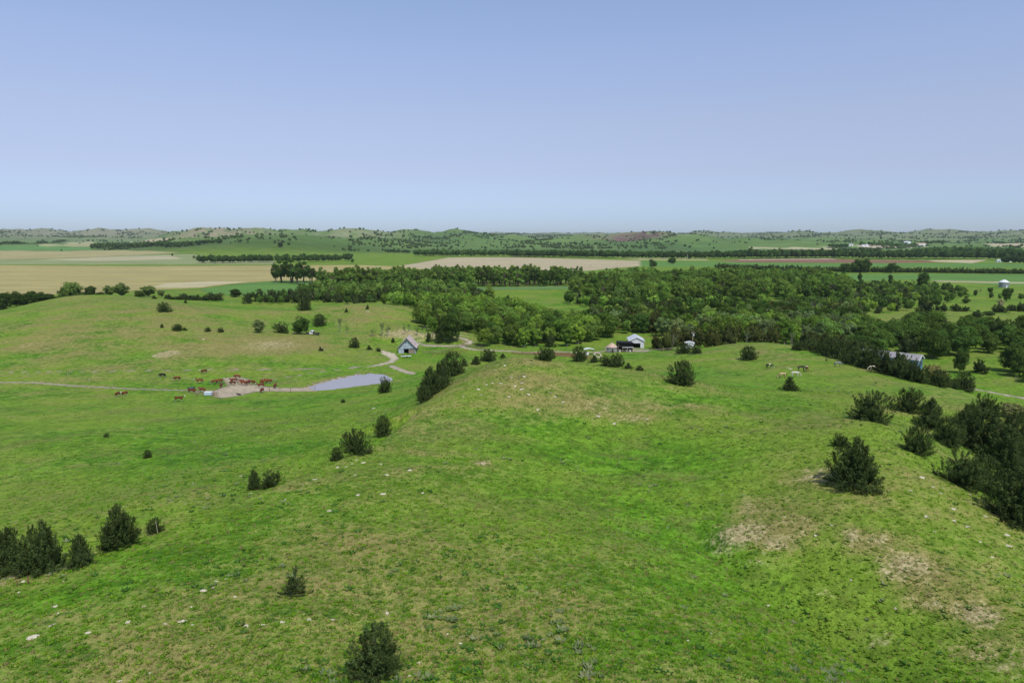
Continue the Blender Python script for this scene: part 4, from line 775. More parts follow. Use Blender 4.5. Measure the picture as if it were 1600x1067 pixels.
# cedars dotted over the far hills, thicker in the draws
it=[]; n=0
A_=RT.uniform(-R(40),R(40),60000); D_=2000*np.exp(RT.uniform(0,math.log(4.6),60000)); X=D_*np.tan(A_); Y=D_
pxs=800+A_/R(1)*1080*R(1); rdn=ridged(X/900,Y/900,5,11); cn=fbm(X/300,Y/300,3,71); cn2=fbm(X/70,Y/70,2,75); PX=800+np.tan(A_)*1080
rl=ridged(X/430,Y/430,3,19)
dens=sm(.06,.24,cn*.7+.45*cn2+.35*(0.50-rl)+.2*(.5-rdn))*.95+.02
dens*=np.where((PX>280)&(PX<850)&(D_>2500),1.9,1)
dens*=np.where((PX>1060)&(PX<1260)&(D_<3800),.15,1)*np.where((PX<160)&(D_<4200),.12,1)*np.where((PX>380)&(PX<540)&(D_<2700),.35,1)
dens=np.where((PX>1260)&(D_>3200)&(D_<7000),dens*1.5,dens)
keep=RT.random(len(X))<dens; gz=ground_z(X,Y)
for x,y,z,k,dd in zip(X,Y,gz,keep,D_):
    if not k or z<3: continue
    h=RT.uniform(5,10)*(1+.35*(dd>3300)+.3*(dd>5000)); it.append((x,y,z-.3,h*RT.uniform(.8,1.3),h,'dot',np.array([1.,1.05,1.05])*RT.uniform(.75,1.15))); n+=1
    if n>12000: break
mass('hill_cedars',it,M_CEDAR,'dark cedars dotted over the far hills')
# ------------------------------------------------------------------ buildings, animals and small things
def prism(name,profile,y0,y1,mat,parent):
    """profile in x,z extruded along y"""
    n=len(profile); V=[(x,y0,z) for x,z in profile]+[(x,y1,z) for x,z in profile]
    Fc=[list(range(n)),list(range(2*n-1,n-1,-1))]+[[i,n+i,n+(i+1)%n,(i+1)%n] for i in range(n)]
    o=mk(name,V,Fc,mat,parent)
    import bmesh
    bm=bmesh.new(); bm.from_mesh(o.data); bmesh.ops.recalc_face_normals(bm,faces=bm.faces); bm.to_mesh(o.data); bm.free(); return o
def box(name,x0,x1,y0,y1,z0,z1,mat,parent): return prism(name,[(x0,z0),(x1,z0),(x1,z1),(x0,z1)],y0,y1,mat,parent)
def lathe(name,prof,mat,parent,n=20,loc=(0,0,0),smooth=True):
    V=[];Fc=[]
    for r,z in prof:
        for i in range(n): a=2*math.pi*i/n; V.append((r*math.cos(a),r*math.sin(a),z))
    for j in range(len(prof)-1):
        for i in range(n): Fc.append([j*n+i,j*n+(i+1)%n,(j+1)*n+(i+1)%n,(j+1)*n+i])
    o=mk(name,V,Fc,mat,parent,smooth=False,loc=loc); return o
def striped(name,c,scale,rough=.55,depth=.03,axis=0,metal=0.,dirt=.2):
    m,nt,b=new_mat(name); tc_=N(nt,'ShaderNodeTexCoord').outputs['Object']; w=N(nt,'ShaderNodeTexWave'); w.wave_type='BANDS'; w.bands_direction='XYZ'[axis]; w.inputs['Scale'].default_value=scale
    nt.links.new(tc_,w.inputs['Vector']); n=N(nt,'ShaderNodeTexNoise'); n.inputs['Scale'].default_value=.9; n.inputs['Detail'].default_value=5; nt.links.new(tc_,n.inputs['Vector'])
    col=mixc(nt,1.0,c,mrange(nt,n.outputs[0],.3,.7,1-dirt,1+dirt*.5),'MULTIPLY'); nt.links.new(col,b.inputs['Base Color'])
    bp=N(nt,'ShaderNodeBump'); bp.inputs['Distance'].default_value=depth; nt.links.new(w.outputs[0],bp.inputs['Height']); nt.links.new(bp.outputs[0],b.inputs['Normal'])
    b.inputs['Roughness'].default_value=rough; b.inputs['Metallic'].default_value=metal; b.inputs['Specular IOR Level'].default_value=.3; return m
M_BARNW=striped('barn_boards',(0.40,0.47,0.53),3.2,.85,.02,0,dirt=.3); M_BARNR=striped('barn_roofing',(0.50,0.41,0.385),2.2,.8,.03,1,dirt=.25); M_TRIM=simple('dark_trim',(0.035,0.045,0.055),.8)
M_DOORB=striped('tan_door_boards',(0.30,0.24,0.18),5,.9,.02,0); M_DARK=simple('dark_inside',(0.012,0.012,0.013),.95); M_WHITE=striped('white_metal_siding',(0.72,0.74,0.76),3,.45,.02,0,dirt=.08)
M_WROOF=striped('pale_metal_roof',(0.58,0.62,0.66),3,.4,.02,1,dirt=.1); M_GALV=striped('galvanised_rings',(0.30,0.32,0.33),1.6,.5,.03,2,.3); M_TANROOF=simple('rusty_tan_roof',(0.50,0.36,0.27),.8,var=.2,scale=1.5)
M_BLUE=striped('blue_siding',(0.085,0.20,0.36),1.6,.7,.02,2); M_GROOF=simple('grey_shingle_roof',(0.27,0.26,0.27),.9,var=.15,scale=2); M_WTRIM=simple('white_trim',(0.75,0.76,0.76),.6)
M_WOOD=simple('weathered_wood',(0.22,0.16,0.11),.9,var=.3,scale=5); M_BLACK=simple('black_rubber',(0.015,0.015,0.017),.7); M_TANK=simple('pale_blue_plastic',(0.48,0.60,0.70),.4,var=.05); M_GLASS,_n,_b=new_mat('window_glass'); _b.inputs['Base Color'].default_value=(.03,.04,.05,1); _b.inputs['Roughness'].default_value=.08
M_PALEW=simple('pale_wood',(0.42,0.36,0.29),.85,var=.2,scale=4); M_STEEL=simple('steel_post',(0.12,0.12,0.11),.6); M_RUST=simple('rust_red_steel',(0.20,0.085,0.05),.85,var=.3)
def at_(px,py,z=None):
    x,y,zz=hit(px,py); return x,y,float(ground_z(x,y)[0])
def gable_house(e,w,L,h,apex,over,mw,mr,mt,doors=(),dz=2.0,th=.15):
    hw=w/2; sl=(apex-h)/hw
    # front wall around its opening(s), then back and sides
    xs=-hw
    for (a,b_,dh) in doors:
        if a>xs+.05: box('wall',xs,a,0,th,-.3,dz,mw,e)
        xs=b_
    if doors:
        if xs<hw-.05: box('wall',xs,hw,0,th,-.3,dz,mw,e)
        prism('gable',[(-hw,dz+.002),(hw,dz+.002),(hw,h),(0,apex),(-hw,h)],0,th,mw,e)
    else: prism('gable',[(-hw,-.3),(hw,-.3),(hw,h),(0,apex),(-hw,h)],0,th,mw,e)
    prism('gable',[(-hw,-.3),(hw,-.3),(hw,h),(0,apex),(-hw,h)],L-th,L,mw,e)
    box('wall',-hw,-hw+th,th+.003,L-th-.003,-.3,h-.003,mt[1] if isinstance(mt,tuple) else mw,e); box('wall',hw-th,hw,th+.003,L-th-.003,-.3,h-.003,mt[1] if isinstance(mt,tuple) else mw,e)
    t0=mt[0] if isinstance(mt,tuple) else mt
    for s in (-1,1):
        prof=[(0,apex+.02),(s*(hw+over),h-sl*over+.02),(s*(hw+over),h-sl*over+.14),(0,apex+.16)]
        prism('roof',prof,-over,L+over,mr,e)
        prism('fascia',[(s*.002,apex-.22),(s*(hw+over),h-sl*over-.24),(s*(hw+over),h-sl*over+.13),(s*.002,apex+.15)],-over-.08,-over-.005,t0,e)
# barn
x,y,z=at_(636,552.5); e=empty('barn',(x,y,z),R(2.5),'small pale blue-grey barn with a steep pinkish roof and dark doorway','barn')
gable_house(e,7.4,10.5,2.6,6.5,.45,M_BARNW,M_BARNR,(M_TRIM,simple('shaded_side_boards',(0.11,0.14,0.155),.85)),doors=[(-1.3,3.45,2)],dz=2.0)  # side walls get a darker board colour with their shade painted in
d=box('sliding_door',.95,3.4,-.12,-.04,0,2.02,M_DOORB,e); d['label']='tan board sliding door pushed half open'
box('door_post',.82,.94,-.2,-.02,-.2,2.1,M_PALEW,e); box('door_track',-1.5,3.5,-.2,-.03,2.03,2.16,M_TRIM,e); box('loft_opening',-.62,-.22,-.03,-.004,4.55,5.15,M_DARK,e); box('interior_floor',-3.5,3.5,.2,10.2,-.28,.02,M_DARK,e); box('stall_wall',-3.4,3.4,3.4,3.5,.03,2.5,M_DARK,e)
# white garage
x,y,z=at_(0,0) if False else (*base0(994.5,543,0),0); z=float(ground_z(x,y)[0]); e=empty('garage',(x,y,z),R(-4),'white metal garage with a dark open door at the wood edge','garage')
gable_house(e,6.7,9,3.3,4.9,.35,M_WHITE,M_WROOF,(M_WTRIM,M_WHITE),doors=[(-1.9,1.75,2)],dz=2.1); box('door_frame',-2.05,-1.9,-.08,-.004,0,2.25,M_WTRIM,e); box('door_frame',1.75,1.9,-.08,-.004,0,2.25,M_WTRIM,e); box('rolled_door',-1.9,1.75,-.05,.12,2.0,2.09,M_GALV,e); box('interior_floor',-3.1,3.1,.2,8.8,-.28,.02,M_DARK,e)
# round grain bin by the yard
x,y=base0(956,551.5,0); z=float(ground_z(x,y)[0]); e=empty('grain_bin',(x,y,z),0,'short round grey bin with a tan cone roof beside the black shed','grain bin')
lathe('wall',[(2.3,-.2),(2.3,2.4),(2.22,2.4),(2.22,-.2)],M_GALV,e,24); lathe('roof',[(2.5,2.3),(1.4,3.2),(.35,3.95),(.3,3.97)],M_TANROOF,e,16); lathe('roof_cap',[(.36,3.93),(.38,4.15),(.02,4.25)],M_GALV,e,12); 
d=box('door',-.45,.4,-2.36,-2.22,0,1.8,M_DARK,e); box('door_frame',-.55,-.46,-2.38,-2.2,0,1.9,M_PALEW,e); box('door_frame',.41,.5,-2.38,-2.2,0,1.9,M_PALEW,e)
# black open shed
x,y=base0(977.5,552,0); z=float(ground_z(x,y)[0]); e=empty('open_shed',(x,y,z),R(3),'black open-fronted shed with a white beam between bin and garage','shed')
prism('roof',[(-3.4,4.0),(3.4,3.7),(3.4,3.85),(-3.4,4.15)],-.5,5,M_DARK,e); box('back_wall',-3.2,3.2,4.5,4.65,-.2,3.65,M_DARK,e); box('side_wall',-3.2,-3.05,.1,4.45,-.2,3.8,M_DARK,e); box('side_wall',3.05,3.2,.1,4.45,-.2,3.6,M_DARK,e); box('upper_front',-3.2,3.2,-.02,.08,2.1,3.68,M_DARK,e)
box('beam',-1.5,3.3,-.14,-.03,1.85,2.07,M_WTRIM,e)
for px_ in (-3.1,-1.35,.7,3.1): box('post',px_-.08,px_+.08,-.12,.08,-.2,1.84 if px_>-1.4 else 3.68,M_PALEW if px_>0 else M_WOOD,e)
for xx,c_ in ((-2.6,M_WTRIM),(.2,M_GALV),(1.8,M_WTRIM)):
    o=lathe('barrel',[(.02,.9),(.3,.9),(.3,0),(.02,0)],c_,None,10,loc=(x+xx,y-.6,z)); tag(o,{(-2.6):'white barrel at the left post of the black shed',.2:'grey barrel in the middle of the black shed front',1.8:'white barrel near the right post of the black shed'}[xx],'barrel')
# small white canopy and hay ring on the knoll side of the yard
x,y=base0(921,553,1.0); z=float(ground_z(x,y)[0]); e=empty('canopy_shelter',(x,y,z),R(8),'small white roofed shelter left of the round bin behind bushes','shelter')
prism('roof',[(-2.2,2.3),(0,2.75),(2.2,2.3),(2.2,2.38),(0,2.84),(-2.2,2.38)],0,2.6,M_WHITE,e)
for a_ in (-2.05,2.05):
    for b_ in (.1,2.45): box('post',a_-.06,a_+.06,b_-.06,b_+.06,-.3,2.32,M_STEEL,e)
box('side_panel',-2.0,-.2,.12,.16,.2,1.3,M_WTRIM,e)
x,y=base0(936,559,1.5); z=float(ground_z(x,y)[0])
V=[];Fc=[]
for i in range(24):
    for j in range(8): a=2*math.pi*i/24; b_=2*math.pi*j/8; V.append(((1.35+.32*math.cos(b_))*math.cos(a),(.42*math.sin(b_)),(1.35+.32*math.cos(b_))*math.sin(a)+1.6)); Fc.append([i*8+j,i*8+(j+1)%8,((i+1)%24)*8+(j+1)%8,((i+1)%24)*8+j])
o=mk('pipe_coil',V,Fc,M_PALEW,None,smooth=True,loc=(x,y,z)); o.rotation_euler=(R(-55),0,R(20)); tag(o,'pale round coil lying tilted left of the bushes on the knoll','coil')
# white shed at the right and the utility pole
x,y=base0(1077,549,0); z=float(ground_z(x,y)[0]); e=empty('white_shed',(x,y,z),R(-12),'low white shed half hidden by cedars beside the utility pole','shed')
prism('wall',[(-1.9,-.2),(1.9,-.2),(1.9,2.2),(0,2.7),(-1.9,2.2)],0,3.6,M_WTRIM,e); 
for s in (-1,1): prism('roof',[(0,2.72),(s*2.2,2.16),(s*2.2,2.26),(0,2.84)],-.2,3.8,M_WHITE,e)
box('door',-.5,.5,-.04,-.005,0,1.9,M_GALV,e)
x,y=base0(1081.5,549,0); z=float(ground_z(x,y)[0]); e=empty('utility_pole',(x,y,z),0,'grey utility pole with a white transformer can by the low white shed','utility pole')
v,f=tube((0,0,-.3),(0,0,7.6),.15,.10,8); mk('pole',v,f,M_PALEW,e); box('crossarm',-.9,.9,-.06,.06,6.7,6.82,M_PALEW,e); lathe('transformer',[(.02,0),(.24,0),(.24,.8),(.02,.85)],M_WTRIM,e,12,loc=(.38,-.05,5.5))
for q in (-.8,.8): lathe('insulator',[(.05,0),(.07,.1),(.02,.2)],M_WTRIM,e,8,loc=(q,0,6.83))
# blue house
x,y,_=HOUSE; x,y=Q(1441,268,-2.5)[:2]; z=float(ground_z(x,y)[0]); top=CH-268*math.tan(math.atan((552-533.5)/FPX)+PITCH); 
e=empty('house',(x,y,z),R(45),'blue house with a long grey roof behind the cedar hedge','house'); hz=max(top-z-.7,3.4)
gable_house(e,7.0,24,hz-1.6,hz,.5,M_BLUE,M_GROOF,(M_WTRIM,M_BLUE))
for a_ in (.35,1.35): f_=box('window',a_,a_+.75,-.06,-.005,hz-2.75,hz-1.55,M_WTRIM,e); box('pane',a_+.09,a_+.66,-.075,-.062,hz-2.66,hz-1.64,M_GLASS,f_)
f_=box('window',-2.4,-1.5,-.06,-.005,hz-3.0,hz-2.0,M_WTRIM,e); box('pane',-2.3,-1.6,-.075,-.062,hz-2.9,hz-2.1,M_GLASS,f_); box('porch_roof',3.6,5.2,2,7,hz-1.9,hz-1.8,M_GROOF,e)
# distant bin and farm buildings
x,y=base0(1568,449,0); z=float(ground_z(x,y)[0]); e=empty('grain_bin',(x,y,z),0,'tall pale round grain bin far off at the right edge of the scrub','grain bin')
lathe('wall',[(4.3,-.3),(4.3,5.2)],M_GALV,e,28); lathe('roof',[(4.6,5.05),(2.4,6.7),(.6,7.6),(.02,7.6)],M_WHITE,e,28); lathe('roof_cap',[(.62,7.55),(.62,7.95),(.02,8.0)],M_GALV,e,12); box('door',-.6,.6,-4.36,-4.25,0,2.1,M_WTRIM,e)
def farmb(px,py,w,h,L,label,name='farm_building',roof=None,rz=0):
    x,y,z=hit(px,py,500); e=empty(name,(x,y,z),rz,label,'building'); D=y; hh=h; prism('wall',[(-w/2,-.5),(w/2,-.5),(w/2,hh*.7),(-w/2,hh*.7)],0,L,M_WTRIM,e)
    prism('roof',[(-w/2-.4,hh*.7+.01),(w/2+.4,hh*.7+.01),(w/2+.4,hh*.72)],0,.01,M_WTRIM,e) if False else None
    V=[(-w/2-.4,-.4,hh*.7),(w/2+.4,-.4,hh*.7),(w/2+.4,L+.4,hh*.7),(-w/2-.4,L+.4,hh*.7),(-w/2-.4,L/2,hh),(w/2+.4,L/2,hh)]; mk('roof',V,[[0,1,5,4],[2,3,4,5],[0,4,3],[1,2,5],[3,2,1,0]],roof or M_WROOF,e); box('door',-1.2,1.0,-.06,-.005,0,hh*.55,M_DARK,e)
farmb(1575,409.5,18,7,9,'long white barn far off before the dark tree belt at right'); farmb(1561,410,6,5,6,'small pale shed left of the long white far barn'); farmb(1330,384.5,14,9,10,'white house by a dark grove on the far right hills',roof=M_GROOF); farmb(1352,385.5,22,7,10,'low pale building right of the white far house'); farmb(1418,381,30,11,14,'bright white shed among the far right hills'); farmb(1440,385.5,36,14,14,'tan roofed farm building right of the bright white shed',roof=M_TANROOF)
x,y,z=hit(1074,407,600); v,f=tube((0,0,-.3),(0,0,13),.5,.4,8); o=mk('field_pole',v,f,M_PALEW,loc=(x,y,z)); tag(o,'pale upright pole beside a small tree at the far field edge','pole')
# parked truck
x,y,z=at_(489,523); e=empty('parked_truck',(x,y,z),R(-8),'white-cabbed flatbed truck parked beside the full green tree','truck')
prism('cab',[(-1.5,.5),(.3,.5),(.3,1.85),(.05,1.95),(-.9,1.95),(-1.2,1.25),(-1.5,1.2)],-.95,.95,M_WTRIM,e); prism('bonnet',[(-2.9,.5),(-1.502,.5),(-1.502,1.18),(-2.8,1.05),(-2.9,.9)],-.9,.9,M_BLACK,e)
box('flatbed',.35,3.4,-1.1,1.1,.8,.95,M_BLACK,e); box('bed_rail',.35,.45,-1.1,1.1,.952,1.7,M_STEEL,e); prism('windscreen',[(-1.19,1.27),(-1.17,1.25),(-.9,1.86),(-.92,1.88)],-.85,.85,M_GLASS,e); box('side_window',-.85,.05,-.965,-.952,1.25,1.8,M_GLASS,e); box('chassis',-2.8,3.3,-.5,.5,.42,.49,M_BLACK,e)
for a_ in (-2.1,2.2):
    for s in (-1,1):
        w_=lathe('wheel',[(.02,-.12),(.4,-.12),(.42,0),(.4,.12),(.02,.12)],M_BLACK,e,16,loc=(a_,s*.92,.40)); w_.rotation_euler=(R(90),0,0); lathe('rim',[(.02,-.01),(.2,-.01),(.2,.01),(.02,.01)],M_GALV,w_,10,loc=(0,0,.125*(1 if s<0 else -1)))
# trailer in front of the barn
x,y,z=at_(635,558.5); e=empty('farm_trailer',(x,y,z),R(5),'low pale trailer standing in the grass before the barn door','trailer'); box('deck',-2.2,2.0,-.8,.8,.55,.68,M_WTRIM,e); box('side_rail',-2.2,2.0,-.8,-.74,.682,.95,M_WTRIM,e); box('drawbar',-3.3,-2.2,-.05,.05,.5,.6,M_BLACK,e); box('load',-1.9,-.9,-.6,.5,.683,1.2,M_BLACK,e)
for s in (-1,1): w_=lathe('wheel',[(.02,-.1),(.33,-.1),(.33,.1),(.02,.1)],M_BLACK,e,14,loc=(.3,s*.9,.33)); w_.rotation_euler=(R(90),0,0)
x,y,z=at_(619,560)
# cattle yard: feeder and stock tank
x,y,z=at_(321,618); e=empty('cattle_feeder',(x,y,z),R(4),'pale blue-white box feeder between wooden frames in the cattle yard','feeder')
prism('box',[(-.2,.25),(2.0,.25),(2.0,.95),(1.85,1.15),(0,1.15),(-.2,.95)],-.6,.7,M_TANK,e); box('lid',-.25,2.05,-.65,.75,1.152,1.2,M_WTRIM,e); box('skid',-.4,2.5,-.5,-.35,.0,.24,M_WOOD,e); box('skid',-.4,2.5,.45,.6,0,.24,M_WOOD,e)
for a_ in (-2.4,-.45,2.6,3.6):
    for b_ in (-.7,.7): box('post',a_-.07,a_+.07,b_-.07,b_+.07,-.2,1.35,M_WOOD,e)
for zz in (.45,.95): box('rail',-2.4,-.45,-.82,-.77,zz,zz+.16,M_WOOD,e); box('rail',2.6,3.6,-.82,-.77,zz,zz+.16,M_RUST,e)
x,y,z=at_(299,608); e=empty('stock_tank',(x,y,z),0,'low black round tank on the grass left of the cattle yard','stock tank'); lathe('tub',[(.02,.1),(.9,.1),(.95,.5),(1.05,.55),(1.08,.5),(1.02,-.1)],M_BLACK,e,20); lathe('water',[(.02,.45),(.93,.45)],M_GLASS,e,20)
# fences: one thing each, every post a part
def fence(pts,label,step=4.5,h=1.25,rails=(.5,.9),pm=M_WOOD,rm=M_WOOD,r=.07,rr=.03,tmin=20,plane=None,lean=.04,name='fence',cat='fence'):
    W=[(base0(px,py,plane) if plane is not None else hit(px,py,tmin)[:2]) for px,py in pts]; P_=[]
    for a,b_ in zip(W[:-1],W[1:]):
        L=math.hypot(a[0]-b_[0],a[1]-b_[1]); n=max(1,round(L/step)); P_+=[(a[0]+(b_[0]-a[0])*i/n,a[1]+(b_[1]-a[1])*i/n) for i in range(n)]
    P_.append(W[-1]); Zs=ground_z([p[0] for p in P_],[p[1] for p in P_]); x0,y0,z0=P_[0][0],P_[0][1],float(Zs[0]); e=empty(name,(x0,y0,z0),0,label,cat)
    v,f=tube((0,0,-.4),(0,0,h),r,r*.9,6); pme=None
    for (x,y),z in zip(P_,Zs):
        if pme is None: o=mk('post',v,f,pm,e); pme=o.data
        else: o=bpy.data.objects.new('post',pme); COL.objects.link(o); o.parent=e
        o.location=(x-x0,y-y0,float(z)-z0); o.rotation_euler=(RT.normal(0,lean),RT.normal(0,lean),0)
    for zr in rails:
        S=[((x-x0,y-y0,float(z)-z0+zr),(x2-x0,y2-y0,float(z2)-z0+zr),rr,rr) for (x,y),z,(x2,y2),z2 in zip(P_[:-1],Zs[:-1],P_[1:],Zs[1:])]
        v2,f2=tubes(S,5); mk('rail',v2,f2,rm,e)
    return e
fence([(661,553),(690,551),(712,545),(722,541),(741,544),(757,548)],'brown board corral fence to the right of the barn',3,1.5,(.35,.8,1.25),rr=.07); fence([(676,556),(700,553),(730,550)],'rust-brown inner corral fence in front of the board fence',3,1.4,(.5,1.0),M_RUST,M_RUST,rr=.06,r=.06)
fence([(734,541),(790,547),(850,549),(905,551)],'wooden post fence along the pale lane behind the knoll',6,1.3,(.5,1.0),plane=0.,rr=.02); fence([(800,553.5),(850,555),(890,556)],'rusty red panel fence over the knoll top beside the lane',4,1.5,(.3,.6,.9,1.2),M_RUST,M_RUST,plane=0.,rr=.06)
fence([(421,611),(454,613),(492,610)],'three-post wire fence at the right end of the cattle yard',8,1.5,(.5,.9),M_WOOD,M_STEEL,.09,.012); fence([(430,603),(463,598),(500,591),(560,583),(620,574)],'thin wire fence running along the bank behind the pond',11,1.2,(.4,.8,1.1),M_PALEW,M_STEEL,.06,.012)
fence([(569,590),(572,586),(576,583.5)],'three old posts standing in the pond water',3.5,1.3,(),M_WOOD,M_STEEL,.07)
fence([(-30,592),(44,588),(106,587),(176,607)],'sparse post and wire fence on the far left pasture',14,1.3,(.5,1.0),M_PALEW,M_STEEL,.07,.012)
fence([(940,553),(1000,553.5),(1072,552)],'low pipe fence between the farmyard and the horse meadow',5,1.3,(.6,1.15),M_PALEW,M_PALEW,plane=0.,rr=.045); fence([(1055,556),(1110,554),(1160,551)],'wire fence at the wood edge above the horse meadow',8,1.2,(.5,1.),M_STEEL,M_STEEL,.05,.012)
for px,py,l in [(235,832,'bleached stick leaning beside the low bushy cedar on the rim')]:
    x,y,z=at_(px+9,py-1); v,f=tube((0,0,-.1),(-.12,0,1.5),.04,.02,6); o=mk('dead_stick',v,f,M_PALEW,loc=(x+.5,y-.6,float(ground_z(x+.5,y-.6)[0]))); tag(o,l,'stick')
o=None
x,y,z=at_(44,912); v,f=tube((0,0,-.1),(.05,0,.75),.05,.04,6); o=mk('fence_post',v,f,M_RUST,loc=(x,y,z)); tag(o,'rusty stub of a post beside the pale cut at the left edge','post')
# ------------------------------------------------------------------ animals
def skinned(name,nodes,edges,mats,mfun,sub=1):
    me=bpy.data.meshes.new('tmp'); me.from_pydata([n[:3] for n in nodes],edges,[]); o=bpy.data.objects.new('tmp',me); COL.objects.link(o)
    md=o.modifiers.new('Skin','SKIN'); md.use_smooth_shade=True; md.branch_smoothing=.4
    for i,n in enumerate(nodes): me.skin_vertices[0].data[i].radius=(n[3],n[4] if len(n)>4 else n[3])
    me.skin_vertices[0].data[0].use_root=True
    s=o.modifiers.new('Sub','SUBSURF'); s.levels=sub; s.render_levels=sub
    dg=bpy.context.evaluated_depsgraph_get(); m2=bpy.data.meshes.new_from_object(o.evaluated_get(dg)); bpy.data.objects.remove(o); m2.name=name; m2.materials.clear()
    for m in mats: m2.materials.append(m)
    for p in m2.polygons: p.material_index=mfun(p.center,p.normal); p.use_smooth=True
    return m2
M_COAT=simple('cattle_coat',(1,1,1),.85,var=.15,scale=4,objcol=True,spec=.1); M_WCOAT=simple('white_coat',(0.60,0.56,0.50),.9,spec=.1); M_HOOF=simple('dark_hoof',(0.04,0.035,0.03),.8)
def cow(head,lying=False,lw=1.0):
    z=-.62 if lying else 0
    nd=[(0,0,1.0+z,.36,.34),(-.45,0,1.03+z,.34,.33),(-.85,0,1.08+z,.26,.24),(.45,0,1.02+z,.34,.30),(.75,0,1.08+z,.27,.22)]
    if head=='graze': nd+=[(1.02,0,.85,.17,.14),(1.22,0,.52,.13,.12),(1.36,0,.24,.09,.09),(1.43,0,.12,.07,.07)]
    else: nd+=[(1.02,0,1.25+z,.18,.14),(1.22,0,1.42+z,.15,.13),(1.45,0,1.34+z,.10,.10),(1.60,0,1.27+z,.075,.075)]
    ed=[(0,1),(1,2),(0,3),(3,4),(4,5),(5,6),(6,7),(7,8)]
    def leg(x0,a,s,dx):
        b=len(nd)
        if lying: nd.extend([(x0,s*.24,.28,.13,.11),(x0+dx*3,s*.38,.12,.08,.07),(x0-dx*3,s*.36,.07,.06,.05)])
        else: nd.extend([(x0,s*.20,.72,.13,.11),(x0+dx,s*.21,.42,.075,.07),(x0,s*.21,.06,.055,.055)])
        ed.extend([(a,b),(b,b+1),(b+1,b+2)])
    for s in (-1,1): leg(.58,3,s,.02); leg(-.72,1,s,-.08)
    b=len(nd); nd.extend([(-1.02,0,1.12+z,.05,.04),(-1.08,0,.8+z*.6,.03,.03),(-1.08,0,max(.45+z*.5,.1),.045,.04)]); ed.extend([(2,b),(b,b+1),(b+1,b+2)])
    hp=nd[6]
    for s in (-1,1): b=len(nd); nd.append((hp[0]-.04,s*.24,hp[2]+.04,.035,.05)); ed.append((6,b))
    return nd,ed
def cowmat(kind):
    def f(c,n):
        if c.z<.10 and not kind=='lie': return 2
        if kind!='graze' and c.x>1.18: return 1
        if kind=='graze' and c.x>1.10 and c.z<.62: return 1
        if c.z<.34 and kind!='lie' and abs(c.x)<1.0: return 1
        if kind!='lie' and n.z<-.6 and .45<c.z<.85 and abs(c.x)<.6: return 1
        return 0
    return f
COWS={}
for k_,hd,ly in (('graze','graze',False),('stand','up',False),('lie','up',True)):
    nd,ed=cow(hd,ly); COWS[k_]=skinned('cow',nd,ed,[M_COAT,M_WCOAT,M_HOOF],cowmat(k_))
def animal(name,me,px,py,rz,s,col,label,cat,group=None,tmin=20):
    x,y,z=hit(px,py,tmin); o=bpy.data.objects.new(name,me); COL.objects.link(o); o.location=(x,y,z-.02); o.rotation_euler=(0,0,R(rz)); o.scale=(s,s,s); o.color=(*col,1); tag(o,label,cat,group); return o
RD=(0.135,0.042,0.022);RD2=(0.18,0.058,0.028);BKC=(0.02,0.018,0.016);DB=(0.12,0.04,0.022)
G_='red and white cattle around the yard'
for px,py,rz,k_,c_,l in [(184,620,80,'graze',RD,'red-brown cow grazing, leftmost of the herd'),(195,619,-100,'stand',RD2,'red-brown cow with a white face beside the leftmost cow'),(254,590,175,'graze',BKC,'darkest brown cow upper left of the herd'),(277,595,185,'graze',RD,'red-brown cow grazing right of the darkest one'),(312,599,200,'stand',RD2,'red cow with its white face turned left below the path'),
    (319,584,250,'stand',DB,'cow standing highest on the slope above the herd'),(300,615,5,'graze',RD,'red-brown cow directly below the black tank'),(280,627,20,'stand',RD,'lowest red-brown cow on the green slope'),(316,613,170,'stand',RD2,'cow looking over the back of the blue-white feeder'),
    (336,600,190,'graze',RD2,'left cow of the tight pair on the bare patch edge'),(343,599,10,'stand',RD2,'right cow of the tight pair on the bare patch edge'),(346,606,90,'graze',DB,'dark red cow seen end-on in the grass above the yard'),(365,598,200,'stand',RD,'cow standing at the left of the middle bunch'),(371,592,175,'graze',RD2,'topmost bright red cow of the middle bunch'),
    (364,602,160,'graze',DB,'dark cow at the lower left of the middle bunch'),(376,600,0,'stand',RD,'red cow in the centre of the middle bunch'),(381,602,190,'stand',RD2,'pale red cow in front in the middle bunch'),(386,602,90,'stand',RD,'cow seen end-on at the right of the middle bunch'),(394,601,5,'graze',RD,'long-bodied cow between the middle and right bunches'),
    (409,600,100,'stand',RD2,'rear cow of the right-hand bunch'),(408,606,200,'stand',RD,'front cow of the right-hand bunch showing its white face'),(415,600,60,'graze',RD2,'cow leaning between the right-hand pair'),(420,599,185,'stand',RD2,'rightmost rear cow of the right-hand bunch'),(409.5,614,90,'graze',DB,'small cow seen end-on below the right-hand bunch'),(430,607,95,'stand',DB,'rightmost cow standing by the fence post')]:
    animal('cow',COWS[k_],px,py,rz+RT.uniform(-12,12),1.22,c_,l,'cow',G_)
animal('calf',COWS['lie'],373,617,170,.72,BKC,'black calf lying on the bare yard','calf'); animal('calf',COWS['stand'],503,549,10,.8,BKC,'black calf on the open slope left of the barn','calf')
